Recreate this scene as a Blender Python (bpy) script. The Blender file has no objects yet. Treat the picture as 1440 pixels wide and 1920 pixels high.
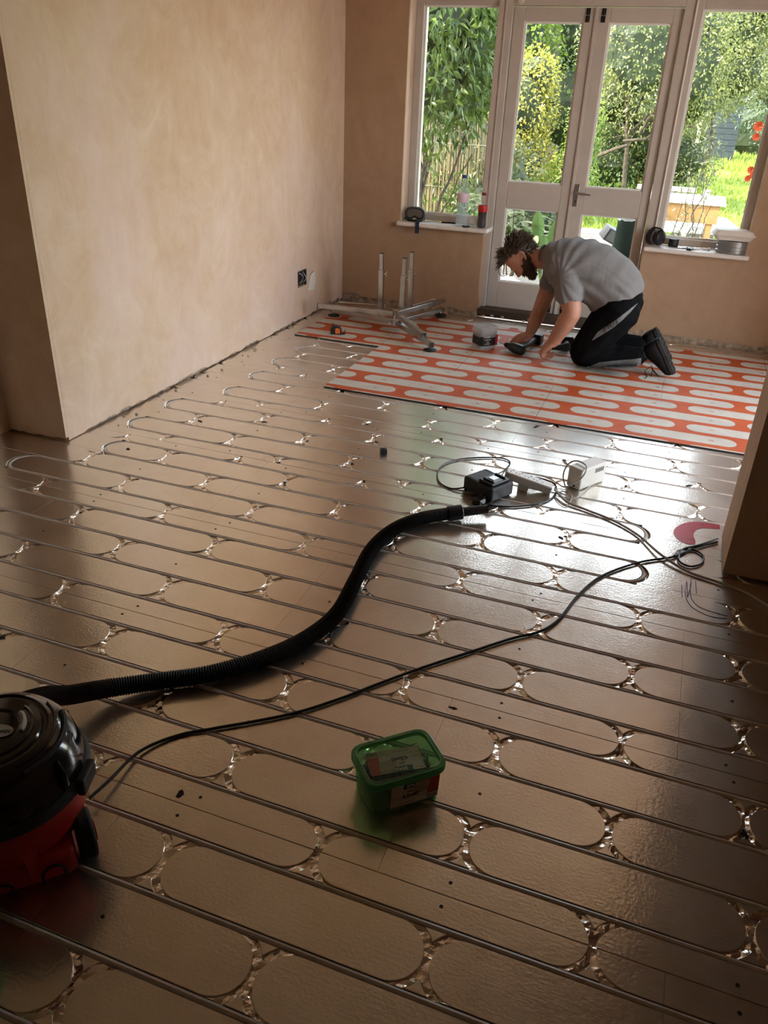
import bpy, bmesh, math, random
from mathutils import Vector, Matrix, noise
random.seed(7)
sc = bpy.context.scene
COL = sc.collection
# ------------------------------------------------------------------ camera
CAM_H = 1.4911
FPX = 1486.28                      # focal length in pixels of the 1440 x 1920 frame
YAW, PITCH, ROLL = -0.333959, 0.488315, 0.0426156
def cam_axes():
    ca, sa, cb, sb = math.cos(YAW), math.sin(YAW), math.cos(PITCH), math.sin(PITCH)
    f = Vector((sa*cb, ca*cb, -sb)); r = Vector((ca, -sa, 0)); u = r.cross(f)
    cc, s_ = math.cos(ROLL), math.sin(ROLL)
    return cc*r + s_*u, -s_*r + cc*u, f
CR, CU, CF = cam_axes()
CPOS = Vector((0, 0, CAM_H))
cam_data = bpy.data.cameras.new('camera')
cam = bpy.data.objects.new('camera', cam_data); COL.objects.link(cam)
cam_data.sensor_fit = 'HORIZONTAL'; cam_data.sensor_width = 36
cam_data.lens = FPX/1440*36
cam_data.clip_start = 0.02; cam_data.clip_end = 300
cam.matrix_world = Matrix(((CR.x, CU.x, -CF.x, 0), (CR.y, CU.y, -CF.y, 0), (CR.z, CU.z, -CF.z, CAM_H), (0, 0, 0, 1)))
sc.camera = cam
def ray(x, y):
    return CF + CR*((x-720)/FPX) - CU*((y-960)/FPX)
def fl(x, y, z=0.0):               # photo pixel -> point at height z
    d = ray(x, y); return CPOS + d*((z-CAM_H)/d.z)
def atY(x, y, Y):                  # photo pixel -> point on the plane at depth Y
    d = ray(x, y); return CPOS + d*(Y/d.y)
def atX(x, y, X):
    d = ray(x, y); return CPOS + d*(X/d.x)
# ------------------------------------------------------------------ light
w = bpy.data.worlds.new('sky'); sc.world = w; w.use_nodes = True
nt = w.node_tree; nt.nodes.clear()
wo = nt.nodes.new('ShaderNodeOutputWorld'); bg = nt.nodes.new('ShaderNodeBackground')
sky = nt.nodes.new('ShaderNodeTexSky')
sky.sky_type = 'NISHITA'; sky.sun_disc = False
sky.sun_elevation = math.radians(48); sky.sun_rotation = math.radians(-100)
sky.air_density = 1.3; sky.dust_density = 3.0; sky.ozone_density = 1.0
bg.inputs['Strength'].default_value = 0.55
hs = nt.nodes.new('ShaderNodeHueSaturation'); hs.inputs['Saturation'].default_value = .45     # hazy bright sky
nt.links.new(sky.outputs[0], hs.inputs['Color']); nt.links.new(hs.outputs[0], bg.inputs[0]); nt.links.new(bg.outputs[0], wo.inputs[0])
SUN_FROM = Vector((-0.60, -0.33, 0.73)).normalized()
sd = bpy.data.lights.new('sun', 'SUN'); sd.energy = 5.0; sd.angle = math.radians(1.5); sd.color = (1.0, .93, .80)
so = bpy.data.objects.new('sun', sd); COL.objects.link(so)
so.rotation_euler = SUN_FROM.to_track_quat('Z', 'Y').to_euler()
sc.view_settings.view_transform = 'Standard'; sc.view_settings.look = 'None'
sc.view_settings.exposure = 2.02; sc.view_settings.gamma = 1.0
sc.view_settings.use_curve_mapping = False
sc.cycles.max_bounces = 10; sc.cycles.diffuse_bounces = 6; sc.cycles.glossy_bounces = 5
sc.cycles.transmission_bounces = 8; sc.cycles.transparent_max_bounces = 16
sc.cycles.sample_clamp_indirect = 6.0; sc.cycles.caustics_reflective = True; sc.cycles.caustics_refractive = False
sc.cycles.use_denoising = True
def portal(name, loc, size, rot):
    d = bpy.data.lights.new(name, 'AREA'); d.shape = 'RECTANGLE'; d.size, d.size_y = size
    d.cycles.is_portal = True
    o = bpy.data.objects.new(name, d); COL.objects.link(o); o.location = loc; o.rotation_euler = rot
# ------------------------------------------------------------------ helpers
def tag(o, label=None, cat=None, group=None, kind=None):
    if label: o['label'] = label
    if cat: o['category'] = cat
    if group: o['group'] = group
    if kind: o['kind'] = kind
    return o
def empty(name, loc=(0, 0, 0), rz=0, label=None, cat=None, group=None, kind=None):
    o = bpy.data.objects.new(name, None); COL.objects.link(o)
    o.empty_display_size = .05
    o.location = loc; o.rotation_euler = (0, 0, rz)
    return tag(o, label, cat, group, kind)
class MB:
    """collects shapes; build() links them as one mesh object"""
    def __init__(s): s.v = []; s.f = []
    def add(s, vs, fs, M=None):
        n = len(s.v)
        s.v += [tuple(M @ Vector(p)) if M else tuple(p) for p in vs]
        s.f += [tuple(i+n for i in f) for f in fs]
        return s
    def box(s, a, b, M=None):
        x0, y0, z0 = a; x1, y1, z1 = b
        vs = [(x0,y0,z0),(x1,y0,z0),(x1,y1,z0),(x0,y1,z0),(x0,y0,z1),(x1,y0,z1),(x1,y1,z1),(x0,y1,z1)]
        return s.add(vs, [(3,2,1,0),(4,5,6,7),(0,1,5,4),(1,2,6,5),(2,3,7,6),(3,0,4,7)], M)
    def cbox(s, c, d, M=None):
        return s.box([c[i]-d[i]/2 for i in range(3)], [c[i]+d[i]/2 for i in range(3)], M)
    def prism(s, poly, z0, z1, M=None):
        n = len(poly); vs = [(p[0],p[1],z0) for p in poly] + [(p[0],p[1],z1) for p in poly]
        fs = [tuple(range(n-1,-1,-1)), tuple(range(n,2*n))] + [(i,(i+1)%n,(i+1)%n+n,i+n) for i in range(n)]
        return s.add(vs, fs, M)
    def rings(s, rings, cap0=True, cap1=True, close=False, M=None):
        n = len(rings[0]); vs = [p for r_ in rings for p in r_]; fs = []
        m = len(rings)
        for k in range(m if close else m-1):
            a = k*n; b = ((k+1) % m)*n
            for i in range(n):
                j = (i+1) % n; fs.append((a+i, a+j, b+j, b+i))
        if not close:
            if cap0: fs.append(tuple(range(n-1,-1,-1)))
            if cap1: fs.append(tuple(range((m-1)*n, m*n)))
        return s.add(vs, fs, M)
    def cyl(s, p0, p1, r0, r1=None, n=16, cap=True, M=None):
        r1 = r0 if r1 is None else r1
        p0 = Vector(p0); p1 = Vector(p1); d = (p1-p0).normalized()
        a = d.orthogonal().normalized(); b = d.cross(a)
        R = lambda p, r_: [p + a*(math.cos(2*math.pi*i/n)*r_) + b*(math.sin(2*math.pi*i/n)*r_) for i in range(n)]
        return s.rings([R(p0, r0), R(p1, r1)], cap, cap, M=M)
    def tube(s, pts, r, n=8, cap=True, M=None, close=False):
        pts = [Vector(p) for p in pts]; m = len(pts)
        rad = r if callable(r) else (lambda k: r)
        rings = []; a = None
        for k in range(m):
            if close: d = pts[(k+1) % m] - pts[k-1]
            else: d = pts[min(k+1, m-1)] - pts[max(k-1, 0)]
            if d.length < 1e-9: d = Vector((0, 0, 1))
            d.normalize()
            if a is None:
                a = Vector((0, 0, 1)) - d*d.z
                if a.length < 1e-3: a = d.orthogonal()
            a = a - d*a.dot(d); a.normalize(); b = d.cross(a); rr = rad(k)
            rings.append([pts[k] + a*(math.cos(2*math.pi*i/n)*rr) + b*(math.sin(2*math.pi*i/n)*rr) for i in range(n)])
        return s.rings(rings, cap, cap, close, M)
    def bar(s, p0, p1, w_, h_, up=(0, 0, 1), M=None):
        """rectangular bar from p0 to p1, width w_ across, height h_ along up"""
        p0 = Vector(p0); p1 = Vector(p1); d = (p1-p0).normalized(); up = Vector(up)
        x = d.cross(up)
        if x.length < 1e-4: x = d.orthogonal()
        x.normalize(); z = x.cross(d)
        R = lambda p: [p - x*w_/2 - z*h_/2, p + x*w_/2 - z*h_/2, p + x*w_/2 + z*h_/2, p - x*w_/2 + z*h_/2]
        return s.rings([R(p0), R(p1)], M=M)
    def lathe(s, prof, n=32, c=(0, 0, 0), M=None, cap0=True, cap1=True):
        rings = [[(c[0]+r_*math.cos(2*math.pi*i/n), c[1]+r_*math.sin(2*math.pi*i/n), c[2]+z) for i in range(n)] for r_, z in prof]
        return s.rings(rings, cap0, cap1, M=M)
    def ball(s, c, r, n=12, m=8, M=None, sc_=(1, 1, 1)):
        rings = []
        for k in range(m+1):
            t = math.pi*(k/m) ; t = min(max(t, .02), math.pi-.02)
            rings.append([(c[0]+r*sc_[0]*math.sin(t)*math.cos(2*math.pi*i/n), c[1]+r*sc_[1]*math.sin(t)*math.sin(2*math.pi*i/n), c[2]-r*sc_[2]*math.cos(t)) for i in range(n)])
        return s.rings(rings, M=M)
    def build(s, name, mat, parent=None, smooth=False, bevel=0, seg=2, angle=35):
        me = bpy.data.meshes.new(name); me.from_pydata([tuple(p) for p in s.v], [], s.f); me.update()
        if smooth:
            me.polygons.foreach_set('use_smooth', [True]*len(me.polygons))
            try: me.set_sharp_from_angle(angle=math.radians(angle))
            except Exception: pass
        if mat: me.materials.append(mat)
        o = bpy.data.objects.new(name, me); COL.objects.link(o)
        if parent: o.parent = parent
        if bevel:
            b = o.modifiers.new('bevel', 'BEVEL'); b.width = bevel; b.segments = seg; b.limit_method = 'ANGLE'; b.angle_limit = math.radians(40)
        return o
def smooth_path(pts, k=8):
    """Catmull-Rom through points"""
    P = [Vector(p) for p in pts]; out = []
    for i in range(len(P)-1):
        p0 = P[max(i-1, 0)]; p1 = P[i]; p2 = P[i+1]; p3 = P[min(i+2, len(P)-1)]
        for j in range(k):
            t = j/k
            out.append(.5*((2*p1) + (p2-p0)*t + (2*p0-5*p1+4*p2-p3)*t*t + (3*p1-p0-3*p2+p3)*t**3))
    out.append(P[-1]); return out
def copy_tree(o, parent=None):
    c = o.copy(); COL.objects.link(c); c.parent = parent
    for ch in [x for x in bpy.data.objects if x.parent == o]: copy_tree(ch, c)
    return c
TMP = bpy.data.scenes.new('scratch')                                   # small scene to evaluate modifiers and text in
def evaluated_mesh(o):
    COL.objects.unlink(o); TMP.collection.objects.link(o)
    with bpy.context.temp_override(scene=TMP, view_layer=TMP.view_layers[0]):
        dg = bpy.context.evaluated_depsgraph_get()
        me = bpy.data.meshes.new_from_object(o.evaluated_get(dg))
    bpy.data.objects.remove(o); return me
def text_mesh(name, body, size, M, mat, parent=None, ext=0.0002, bold=0.0, align='CENTER', squeeze=1.0):
    cu = bpy.data.curves.new(name, 'FONT'); cu.body = body; cu.size = size; cu.extrude = ext; cu.offset = bold
    cu.align_x = align; cu.align_y = 'CENTER'; cu.resolution_u = 3
    to = bpy.data.objects.new(name+'_curve', cu); COL.objects.link(to)
    me = evaluated_mesh(to); bpy.data.curves.remove(cu)
    me.transform(Matrix.Scale(squeeze, 4, (1, 0, 0))); me.transform(M)
    me.materials.clear(); me.materials.append(mat); me.name = name
    o = bpy.data.objects.new(name, me); COL.objects.link(o)
    if parent: o.parent = parent
    return o
def frameM(o, x, y):
    """matrix with origin o and axes x, y (z = x cross y)"""
    x = Vector(x).normalized(); y = Vector(y); z = x.cross(y).normalized(); y = z.cross(x)
    return Matrix(((x.x, y.x, z.x, o[0]), (x.y, y.y, z.y, o[1]), (x.z, y.z, z.z, o[2]), (0, 0, 0, 1)))
# ------------------------------------------------------------------ materials
class NT:
    """tiny wrapper to write node trees"""
    def __init__(s, m): s.t = m.node_tree; s.n = s.t.nodes; s.l = s.t.links
    def new(s, k, **kw):
        n = s.n.new(k)
        for a, b in kw.items(): setattr(n, a, b)
        return n
    def val(s, sock, v):
        if hasattr(v, 'bl_rna') and hasattr(v, 'is_output'): s.l.new(v, sock)
        else: sock.default_value = v
    def math(s, op, a, b=None, c=None):
        n = s.new('ShaderNodeMath', operation=op); s.val(n.inputs[0], a)
        if b is not None: s.val(n.inputs[1], b)
        if c is not None: s.val(n.inputs[2], c)
        return n.outputs[0]
    def mix(s, f, a, b):
        n = s.new('ShaderNodeMix', data_type='RGBA'); s.val(n.inputs[0], f); s.val(n.inputs[6], a); s.val(n.inputs[7], b)
        return n.outputs[2]
    def noise(s, scale, detail=3, rough=.5, vec=None, dist=0):
        n = s.new('ShaderNodeTexNoise'); n.inputs['Scale'].default_value = scale; n.inputs['Detail'].default_value = detail
        n.inputs['Roughness'].default_value = rough; n.inputs['Distortion'].default_value = dist
        if vec is not None: s.l.new(vec, n.inputs['Vector'])
        return n.outputs['Fac']
    def ramp(s, fac, stops):
        n = s.new('ShaderNodeValToRGB'); e = n.color_ramp.elements
        while len(e) < len(stops): e.new(.5)
        for el, (p, c) in zip(e, stops): el.position = p; el.color = c
        s.l.new(fac, n.inputs[0]); return n.outputs[0]
    def coord(s, k='Object', scale=None):
        o = s.new('ShaderNodeTexCoord').outputs[k]
        if scale:
            m = s.new('ShaderNodeMapping'); m.inputs['Scale'].default_value = scale; s.l.new(o, m.inputs[0]); o = m.outputs[0]
        return o
    def bump(s, h, strength=.3, dist=.01, normal=None):
        b = s.new('ShaderNodeBump'); b.inputs['Strength'].default_value = strength; b.inputs['Distance'].default_value = dist
        s.l.new(h, b.inputs['Height'])
        if normal is not None: s.l.new(normal, b.inputs['Normal'])
        return b.outputs[0]
def c4(c): return (c[0], c[1], c[2], 1)
def srgb(r_, g_, b_):
    f = lambda v: (v/255/12.92) if v <= 10.31 else ((v/255+.055)/1.055)**2.4
    return (f(r_), f(g_), f(b_))
def mat(name, col, rough=.5, metal=0.0, noise_amt=0.0, noise_scale=20, bump=0.0, bump_scale=60, bump_dist=.002, spec=.5, coat=0, trans=0, ior=1.45, alpha=1, sss=0, stretch=None, emit=None):
    m = bpy.data.materials.new(name); m.use_nodes = True; t = NT(m); b = t.n['Principled BSDF']
    b.inputs['Base Color'].default_value = c4(col); b.inputs['Roughness'].default_value = rough; b.inputs['Metallic'].default_value = metal
    b.inputs['Specular IOR Level'].default_value = spec; b.inputs['IOR'].default_value = ior
    b.inputs['Coat Weight'].default_value = coat; b.inputs['Transmission Weight'].default_value = trans; b.inputs['Alpha'].default_value = alpha
    if sss: b.inputs['Subsurface Weight'].default_value = sss; b.inputs['Subsurface Radius'].default_value = (.02, .008, .004); b.inputs['Subsurface Scale'].default_value = .3
    if noise_amt or bump:
        co = t.coord('Object', stretch)
    if noise_amt:
        f = t.noise(noise_scale, 4, .6, co)
        lo = c4([max(0, v*(1-noise_amt)) for v in col]); hi = c4([min(1, v*(1+noise_amt)) for v in col])
        t.l.new(t.ramp(f, [(.3, lo), (.7, hi)]), b.inputs['Base Color'])
    if bump:
        t.l.new(t.bump(t.noise(bump_scale, 4, .6, co), bump, bump_dist), b.inputs['Normal'])
    return m
# ------------------------------------------------------------------ setting: materials
def plaster_mat(name, base, light, dark, amt=1.0):
    m = bpy.data.materials.new(name); m.use_nodes = True; t = NT(m); b = t.n['Principled BSDF']
    co = t.coord('Object')
    big = t.noise(1.1, 6, .6, co, 1.6); mid = t.noise(3.6, 7, .68, co, 2.2)
    st = t.noise(6, 5, .65, t.coord('Object', (1, 1, .35)), 1.5); st2 = t.noise(14, 3, .6, t.coord('Object', (.35, .35, 2.2)), .3)
    c = t.ramp(big, [(.32, c4(dark)), (.5, c4(base)), (.68, c4(light))])
    c2 = t.ramp(mid, [(.35, c4(dark)), (.52, c4(base)), (.72, c4(light))])
    c3 = t.ramp(st, [(.3, c4(dark)), (.5, c4(base)), (.66, c4(light))])
    col = t.mix(.5, c, c2); col = t.mix(.22*amt, col, c3)
    scr = t.ramp(t.noise(34, 3, .7, t.coord('Object', (1, 1, .10)), .8), [(.60, (0, 0, 0, 1)), (.78, (1, 1, 1, 1))])
    col = t.mix(t.math('MULTIPLY', scr, .10), col, c4(light))
    pk = t.ramp(t.noise(.8, 4, .6, co, 1.0), [(.42, (0, 0, 0, 1)), (.62, (1, 1, 1, 1))]); col = t.mix(t.math('MULTIPLY', pk, .5*amt), col, (light[0]*.96, light[1]*.90, light[2]*1.02, 1))
    t.l.new(col, b.inputs['Base Color']); b.inputs['Roughness'].default_value = .72; b.inputs['Specular IOR Level'].default_value = .25
    h = t.math('ADD', t.math('MULTIPLY', mid, .7), t.math('ADD', t.math('MULTIPLY', st2, .5), st))
    t.l.new(t.bump(h, .30, .006), b.inputs['Normal'])
    return m
PL = plaster_mat('plaster', (.60, .425, .285), (.70, .56, .44), (.50, .335, .215))
PLB = plaster_mat('plaster_backlit_tone', (.43, .28, .172), (.49, .335, .215), (.36, .225, .132), .6)  # darker plaster copy; the back wall's backlit shade is in its colour
ROUGH = mat('crumbled_masonry', (.42, .31, .22), .9, noise_amt=.55, noise_scale=22, bump=.9, bump_scale=38, bump_dist=.02)
MORTAR = mat('loose_mortar', (.42, .33, .25), .95, noise_amt=.4, noise_scale=40, bump=.8, bump_scale=60, bump_dist=.01)
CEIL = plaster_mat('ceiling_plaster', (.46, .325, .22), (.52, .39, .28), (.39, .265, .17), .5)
WHITE = mat('white_gloss_paint', (.54, .475, .415), .4, noise_amt=.05, noise_scale=8, bump=.05, bump_scale=30)
BEAD = mat('white_glazing_bead', (.84, .81, .77), .4)
SILLM = mat('white_sill_board', (.78, .72, .65), .4, noise_amt=.06, noise_scale=14)
DARKWOOD = mat('dark_threshold_wood', (.07, .045, .03), .6, noise_amt=.5, noise_scale=18, bump=.4, bump_scale=30, stretch=(.2, 2, 2))
BLACKMETAL = mat('black_metal', (.012, .012, .012), .35, .0)
SATIN = mat('satin_steel', (.55, .52, .49), .35, 1.0)
def glass_mat(name, tint=(.96, .98, .97), dirt=.0):
    m = bpy.data.materials.new(name); m.use_nodes = True; t = NT(m); t.n.clear()
    out = t.new('ShaderNodeOutputMaterial'); tr = t.new('ShaderNodeBsdfTransparent'); gl = t.new('ShaderNodeBsdfGlossy')
    tr.inputs[0].default_value = c4(tint); gl.inputs['Roughness'].default_value = .02
    fr = t.new('ShaderNodeFresnel'); fr.inputs[0].default_value = 1.35
    mx = t.new('ShaderNodeMixShader'); t.l.new(fr.outputs[0], mx.inputs[0]); t.l.new(tr.outputs[0], mx.inputs[1]); t.l.new(gl.outputs[0], mx.inputs[2])
    last = mx.outputs[0]
    if dirt:
        df = t.new('ShaderNodeBsdfDiffuse'); df.inputs[0].default_value = (.8, .8, .78, 1)
        f = t.ramp(t.noise(7, 8, .75, t.coord('Object'), 1.5), [(.52, (0, 0, 0, 1)), (.80, (dirt, dirt, dirt, 1))])
        sp = t.ramp(t.noise(160, 2, .5, t.coord('Object')), [(.66, (0, 0, 0, 1)), (.74, (dirt, dirt, dirt, 1))])
        m2 = t.new('ShaderNodeMixShader'); t.l.new(t.math('ADD', f, sp), m2.inputs[0]); t.l.new(last, m2.inputs[1]); t.l.new(df.outputs[0], m2.inputs[2]); last = m2.outputs[0]
    t.l.new(last, out.inputs[0]); return m
GLASS = glass_mat('window_glass', dirt=.03)
# ------------------------------------------------------------------ setting: walls
H_C = 2.45
LW_X, LW_Y0 = -2.50, 2.69          # left wall face, and its near corner
BW_Y = 5.95                        # back wall face
def jag_sheet(s0, s1, z1, M, thick, mat_, name, parent, base=.05, amp=.05, seed=0, step=.02):
    """plaster skin whose broken lower edge shows the masonry behind; s along the wall, z up, thickness towards the room"""
    n = max(2, int((s1-s0)/step)); bot = []
    for i in range(n+1):
        s = s0 + (s1-s0)*i/n
        h = base + amp*(noise.noise((s*3.1+seed, seed, 0)) + .55*noise.noise((s*11+seed, 3, seed)) + .3*noise.noise((s*37, 9, seed)))
        bot.append((s, max(.004, h)))
    mb = MB(); vs = []; fs = []
    for (s, h) in bot: vs += [(s, 0, h), (s, thick, h), (s, 0, z1), (s, thick, z1)]
    for i in range(n):
        a = 4*i; b = a+4
        fs += [(a+1, b+1, b+3, a+3), (b, a, a+2, b+2), (a, b, b+1, a+1), (a+3, b+3, b+2, a+2)]
    fs += [(0, 1, 3, 2), (4*n+1, 4*n, 4*n+2, 4*n+3)]
    mb.add(vs, fs, M); return mb.build(name, mat_, parent)
def wall(name, boxes, m):
    mb = MB()
    for a, b in boxes: mb.box(a, b)
    return tag(mb.build(name, m), kind='structure')
SK = .018
wl = wall('wall_left', [((-2.95, LW_Y0+SK-.0005, -.03), (LW_X-SK+.0005, BW_Y+.02, H_C))], ROUGH)
MX = Matrix(((0, 1, 0, LW_X-SK), (1, 0, 0, 0), (0, 0, 1, 0), (0, 0, 0, 1)))            # s = world Y, thickness towards +X
sock = atX(567, 522, LW_X)                                                             # socket hole in the left wall
hy0, hy1, hz0, hz1 = sock.y-.075, sock.y+.075, sock.z-.055, sock.z+.06
jag_sheet(LW_Y0+SK, hy0, H_C, MX, SK, PL, 'plaster_skin', wl, .012, .030, 1)
jag_sheet(hy1, BW_Y, H_C, MX, SK, PL, 'plaster_skin', wl, .018, .040, 2)
jag_sheet(hy0, hy1, hz0, MX, SK, PL, 'plaster_skin', wl, .012, .030, 1)
mb = MB(); mb.box((LW_X-SK, hy0, hz1), (LW_X, hy1, H_C)); mb.build('plaster_skin', PL, wl)
MY = Matrix(((1, 0, 0, 0), (0, -1, 0, LW_Y0+SK), (0, 0, 1, 0), (0, 0, 0, 1)))           # s = world X, thickness towards -Y
jag_sheet(-2.85, LW_X-.0005, H_C, MY, SK, PL, 'plaster_skin', wl, .018, .035, 5)
wa = wall('wall_left_alcove', [((-2.95, -2.4, -.03), (-2.83, LW_Y0+.1, H_C))], PL)
# back wall: masonry pieces with a plaster skin in front
WB0, WB1 = BW_Y+SK, 6.26
LWX0, LWX1, DX0, DX1, RWX1 = -2.035, -1.457, -1.387, -.258, .392
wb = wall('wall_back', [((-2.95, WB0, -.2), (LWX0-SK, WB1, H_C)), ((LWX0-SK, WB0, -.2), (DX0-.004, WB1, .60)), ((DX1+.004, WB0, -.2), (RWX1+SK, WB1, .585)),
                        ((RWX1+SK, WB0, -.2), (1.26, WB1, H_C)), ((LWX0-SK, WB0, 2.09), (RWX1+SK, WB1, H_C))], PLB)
MYB = Matrix(((1, 0, 0, 0), (0, -1, 0, BW_Y+SK), (0, 0, 1, 0), (0, 0, 0, 1)))
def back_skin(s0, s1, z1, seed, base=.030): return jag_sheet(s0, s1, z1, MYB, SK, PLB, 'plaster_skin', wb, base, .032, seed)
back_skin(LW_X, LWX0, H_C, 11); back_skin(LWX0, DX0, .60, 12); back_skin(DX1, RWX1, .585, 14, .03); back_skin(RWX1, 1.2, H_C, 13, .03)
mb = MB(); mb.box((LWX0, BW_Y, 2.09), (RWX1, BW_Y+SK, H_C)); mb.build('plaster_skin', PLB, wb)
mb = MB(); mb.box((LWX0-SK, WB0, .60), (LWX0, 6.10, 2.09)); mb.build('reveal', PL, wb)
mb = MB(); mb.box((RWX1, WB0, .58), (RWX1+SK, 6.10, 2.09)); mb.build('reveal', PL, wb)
mb = MB()                                                                               # masonry course exposed below the plaster
mb.box((LW_X, BW_Y+.006, -.02), (DX0, BW_Y+SK, .13)); mb.box((DX1, BW_Y+.006, -.02), (1.2, BW_Y+SK, .12)); mb.build('masonry_course', ROUGH, wb)
# nib wall, beam and the rest of the shell
wn = wall('wall_nib', [((.357, 2.70, .012), (2.0, 2.985, H_C))], PL)
wall('ceiling', [((-3.0, -2.5, H_C), (2.05, 6.3, H_C+.1))], CEIL)
wall('wall_front', [((-3.0, -2.5, -.03), (2.0, -2.4, H_C))], PL)
wall('wall_right_front', [((1.9, -2.4, -.03), (2.0, 2.70, H_C))], PL)
# right wall of the back room, out of frame, with a wide side opening added to light the left wall
RWX = 1.06
SWY0, SWY1, SWZ0, SWZ1 = 3.05, 5.15, .05, 2.36
wall('wall_right', [((RWX, 2.98, -.03), (RWX+.2, SWY0, H_C)), ((RWX, SWY1, -.03), (RWX+.2, BW_Y+.02, H_C)), ((RWX, SWY0, -.03), (RWX+.2, SWY1, SWZ0)), ((RWX, SWY0, SWZ1), (RWX+.2, SWY1, H_C))], PL)
# ------------------------------------------------------------------ windows and doors
FY0, FY1, GY = 6.10, 6.165, 6.145
def pane(root, x0, x1, z0, z1, gy, m=GLASS, bead=.012, fy=None):
    mb = MB(); mb.box((x0-.004, gy-.002, z0-.004), (x1+.004, gy+.002, z1+.004)); p = mb.build('pane', m, root)
    by0, by1 = gy-.014, gy-.002
    for a, b in (((x0, by0, z0), (x0+bead, by1, z1)), ((x1-bead, by0, z0), (x1, by1, z1)), ((x0+bead, by0, z0), (x1-bead, by1, z0+bead)), ((x0+bead, by0, z1-bead), (x1-bead, by1, z1))):
        mb = MB(); mb.box(a, b); mb.build('glazing_bead', BEAD, p)
    return p
def member(root, name, a, b, m=WHITE, bev=.004):
    mb = MB(); mb.box(a, b); return mb.build(name, m, root, bevel=bev)
def fixed_window(n, x0, x1, z0, z1, fx0, fx1, sx0, sx1, sz):
    wd = tag(empty('window_%d' % n, ((x0+x1)/2, FY0, z0)), kind='structure')
    kids = []
    kids.append(member(wd, 'frame_stile', (fx0, FY0, z0-.045), (x0, FY1+.05, z1+.07)))
    kids.append(member(wd, 'frame_stile', (x1, FY0, z0-.045), (fx1, FY1+.05, z1+.07)))
    kids.append(member(wd, 'frame_rail', (x0, FY0, z0-.045), (x1, FY1+.05, z0)))
    kids.append(member(wd, 'frame_rail', (x0, FY0, z1), (x1, FY1+.05, z1+.07)))
    kids.append(pane(wd, x0, x1, z0, z1, GY))
    mb = MB(); mb.box((sx0, 5.902, sz-.030), (sx1, 6.10, sz)); kids.append(mb.build('window_sill', SILLM, wd, bevel=.011, seg=3))
    for k in kids: k.matrix_parent_inverse = wd.matrix_basis.inverted()
    return wd
SILL1, SILL2 = .632, .617
fixed_window(1, -1.980, -1.457, .678, 2.02, LWX0, -1.4575, -2.052, -1.352, SILL1)
fixed_window(2, -.165, .345, .662, 2.01, -.1655, RWX1, -.256, .420, SILL2)
tr = tag(empty('trim_1', (-.81, 6.1, 0)), kind='structure')
TK = [member(tr, 'door_post', (-1.4565, 6.075, .0), (-1.357, 6.22, 2.09)), member(tr, 'door_post', (-.277, 6.075, .0), (-.166, 6.22, 2.09)),
      member(tr, 'door_head', (-1.357, 6.075, 2.018), (-.277, 6.22, 2.09)),
      member(tr, 'post_bead', (-1.408, 6.068, .0), (-1.398, 6.076, 2.09), WHITE, .002), member(tr, 'post_bead', (-.212, 6.060, .62), (-.203, 6.076, 2.09), BEAD, .002),
      member(tr, 'threshold', (DX0, 5.985, -.01), (DX1, 6.22, .0465), DARKWOOD), member(tr, 'head_board', (LWX0, 6.09, 2.03), (RWX1, 6.10, 2.09))]
for k in TK: k.matrix_parent_inverse = tr.matrix_basis.inverted()
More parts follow.
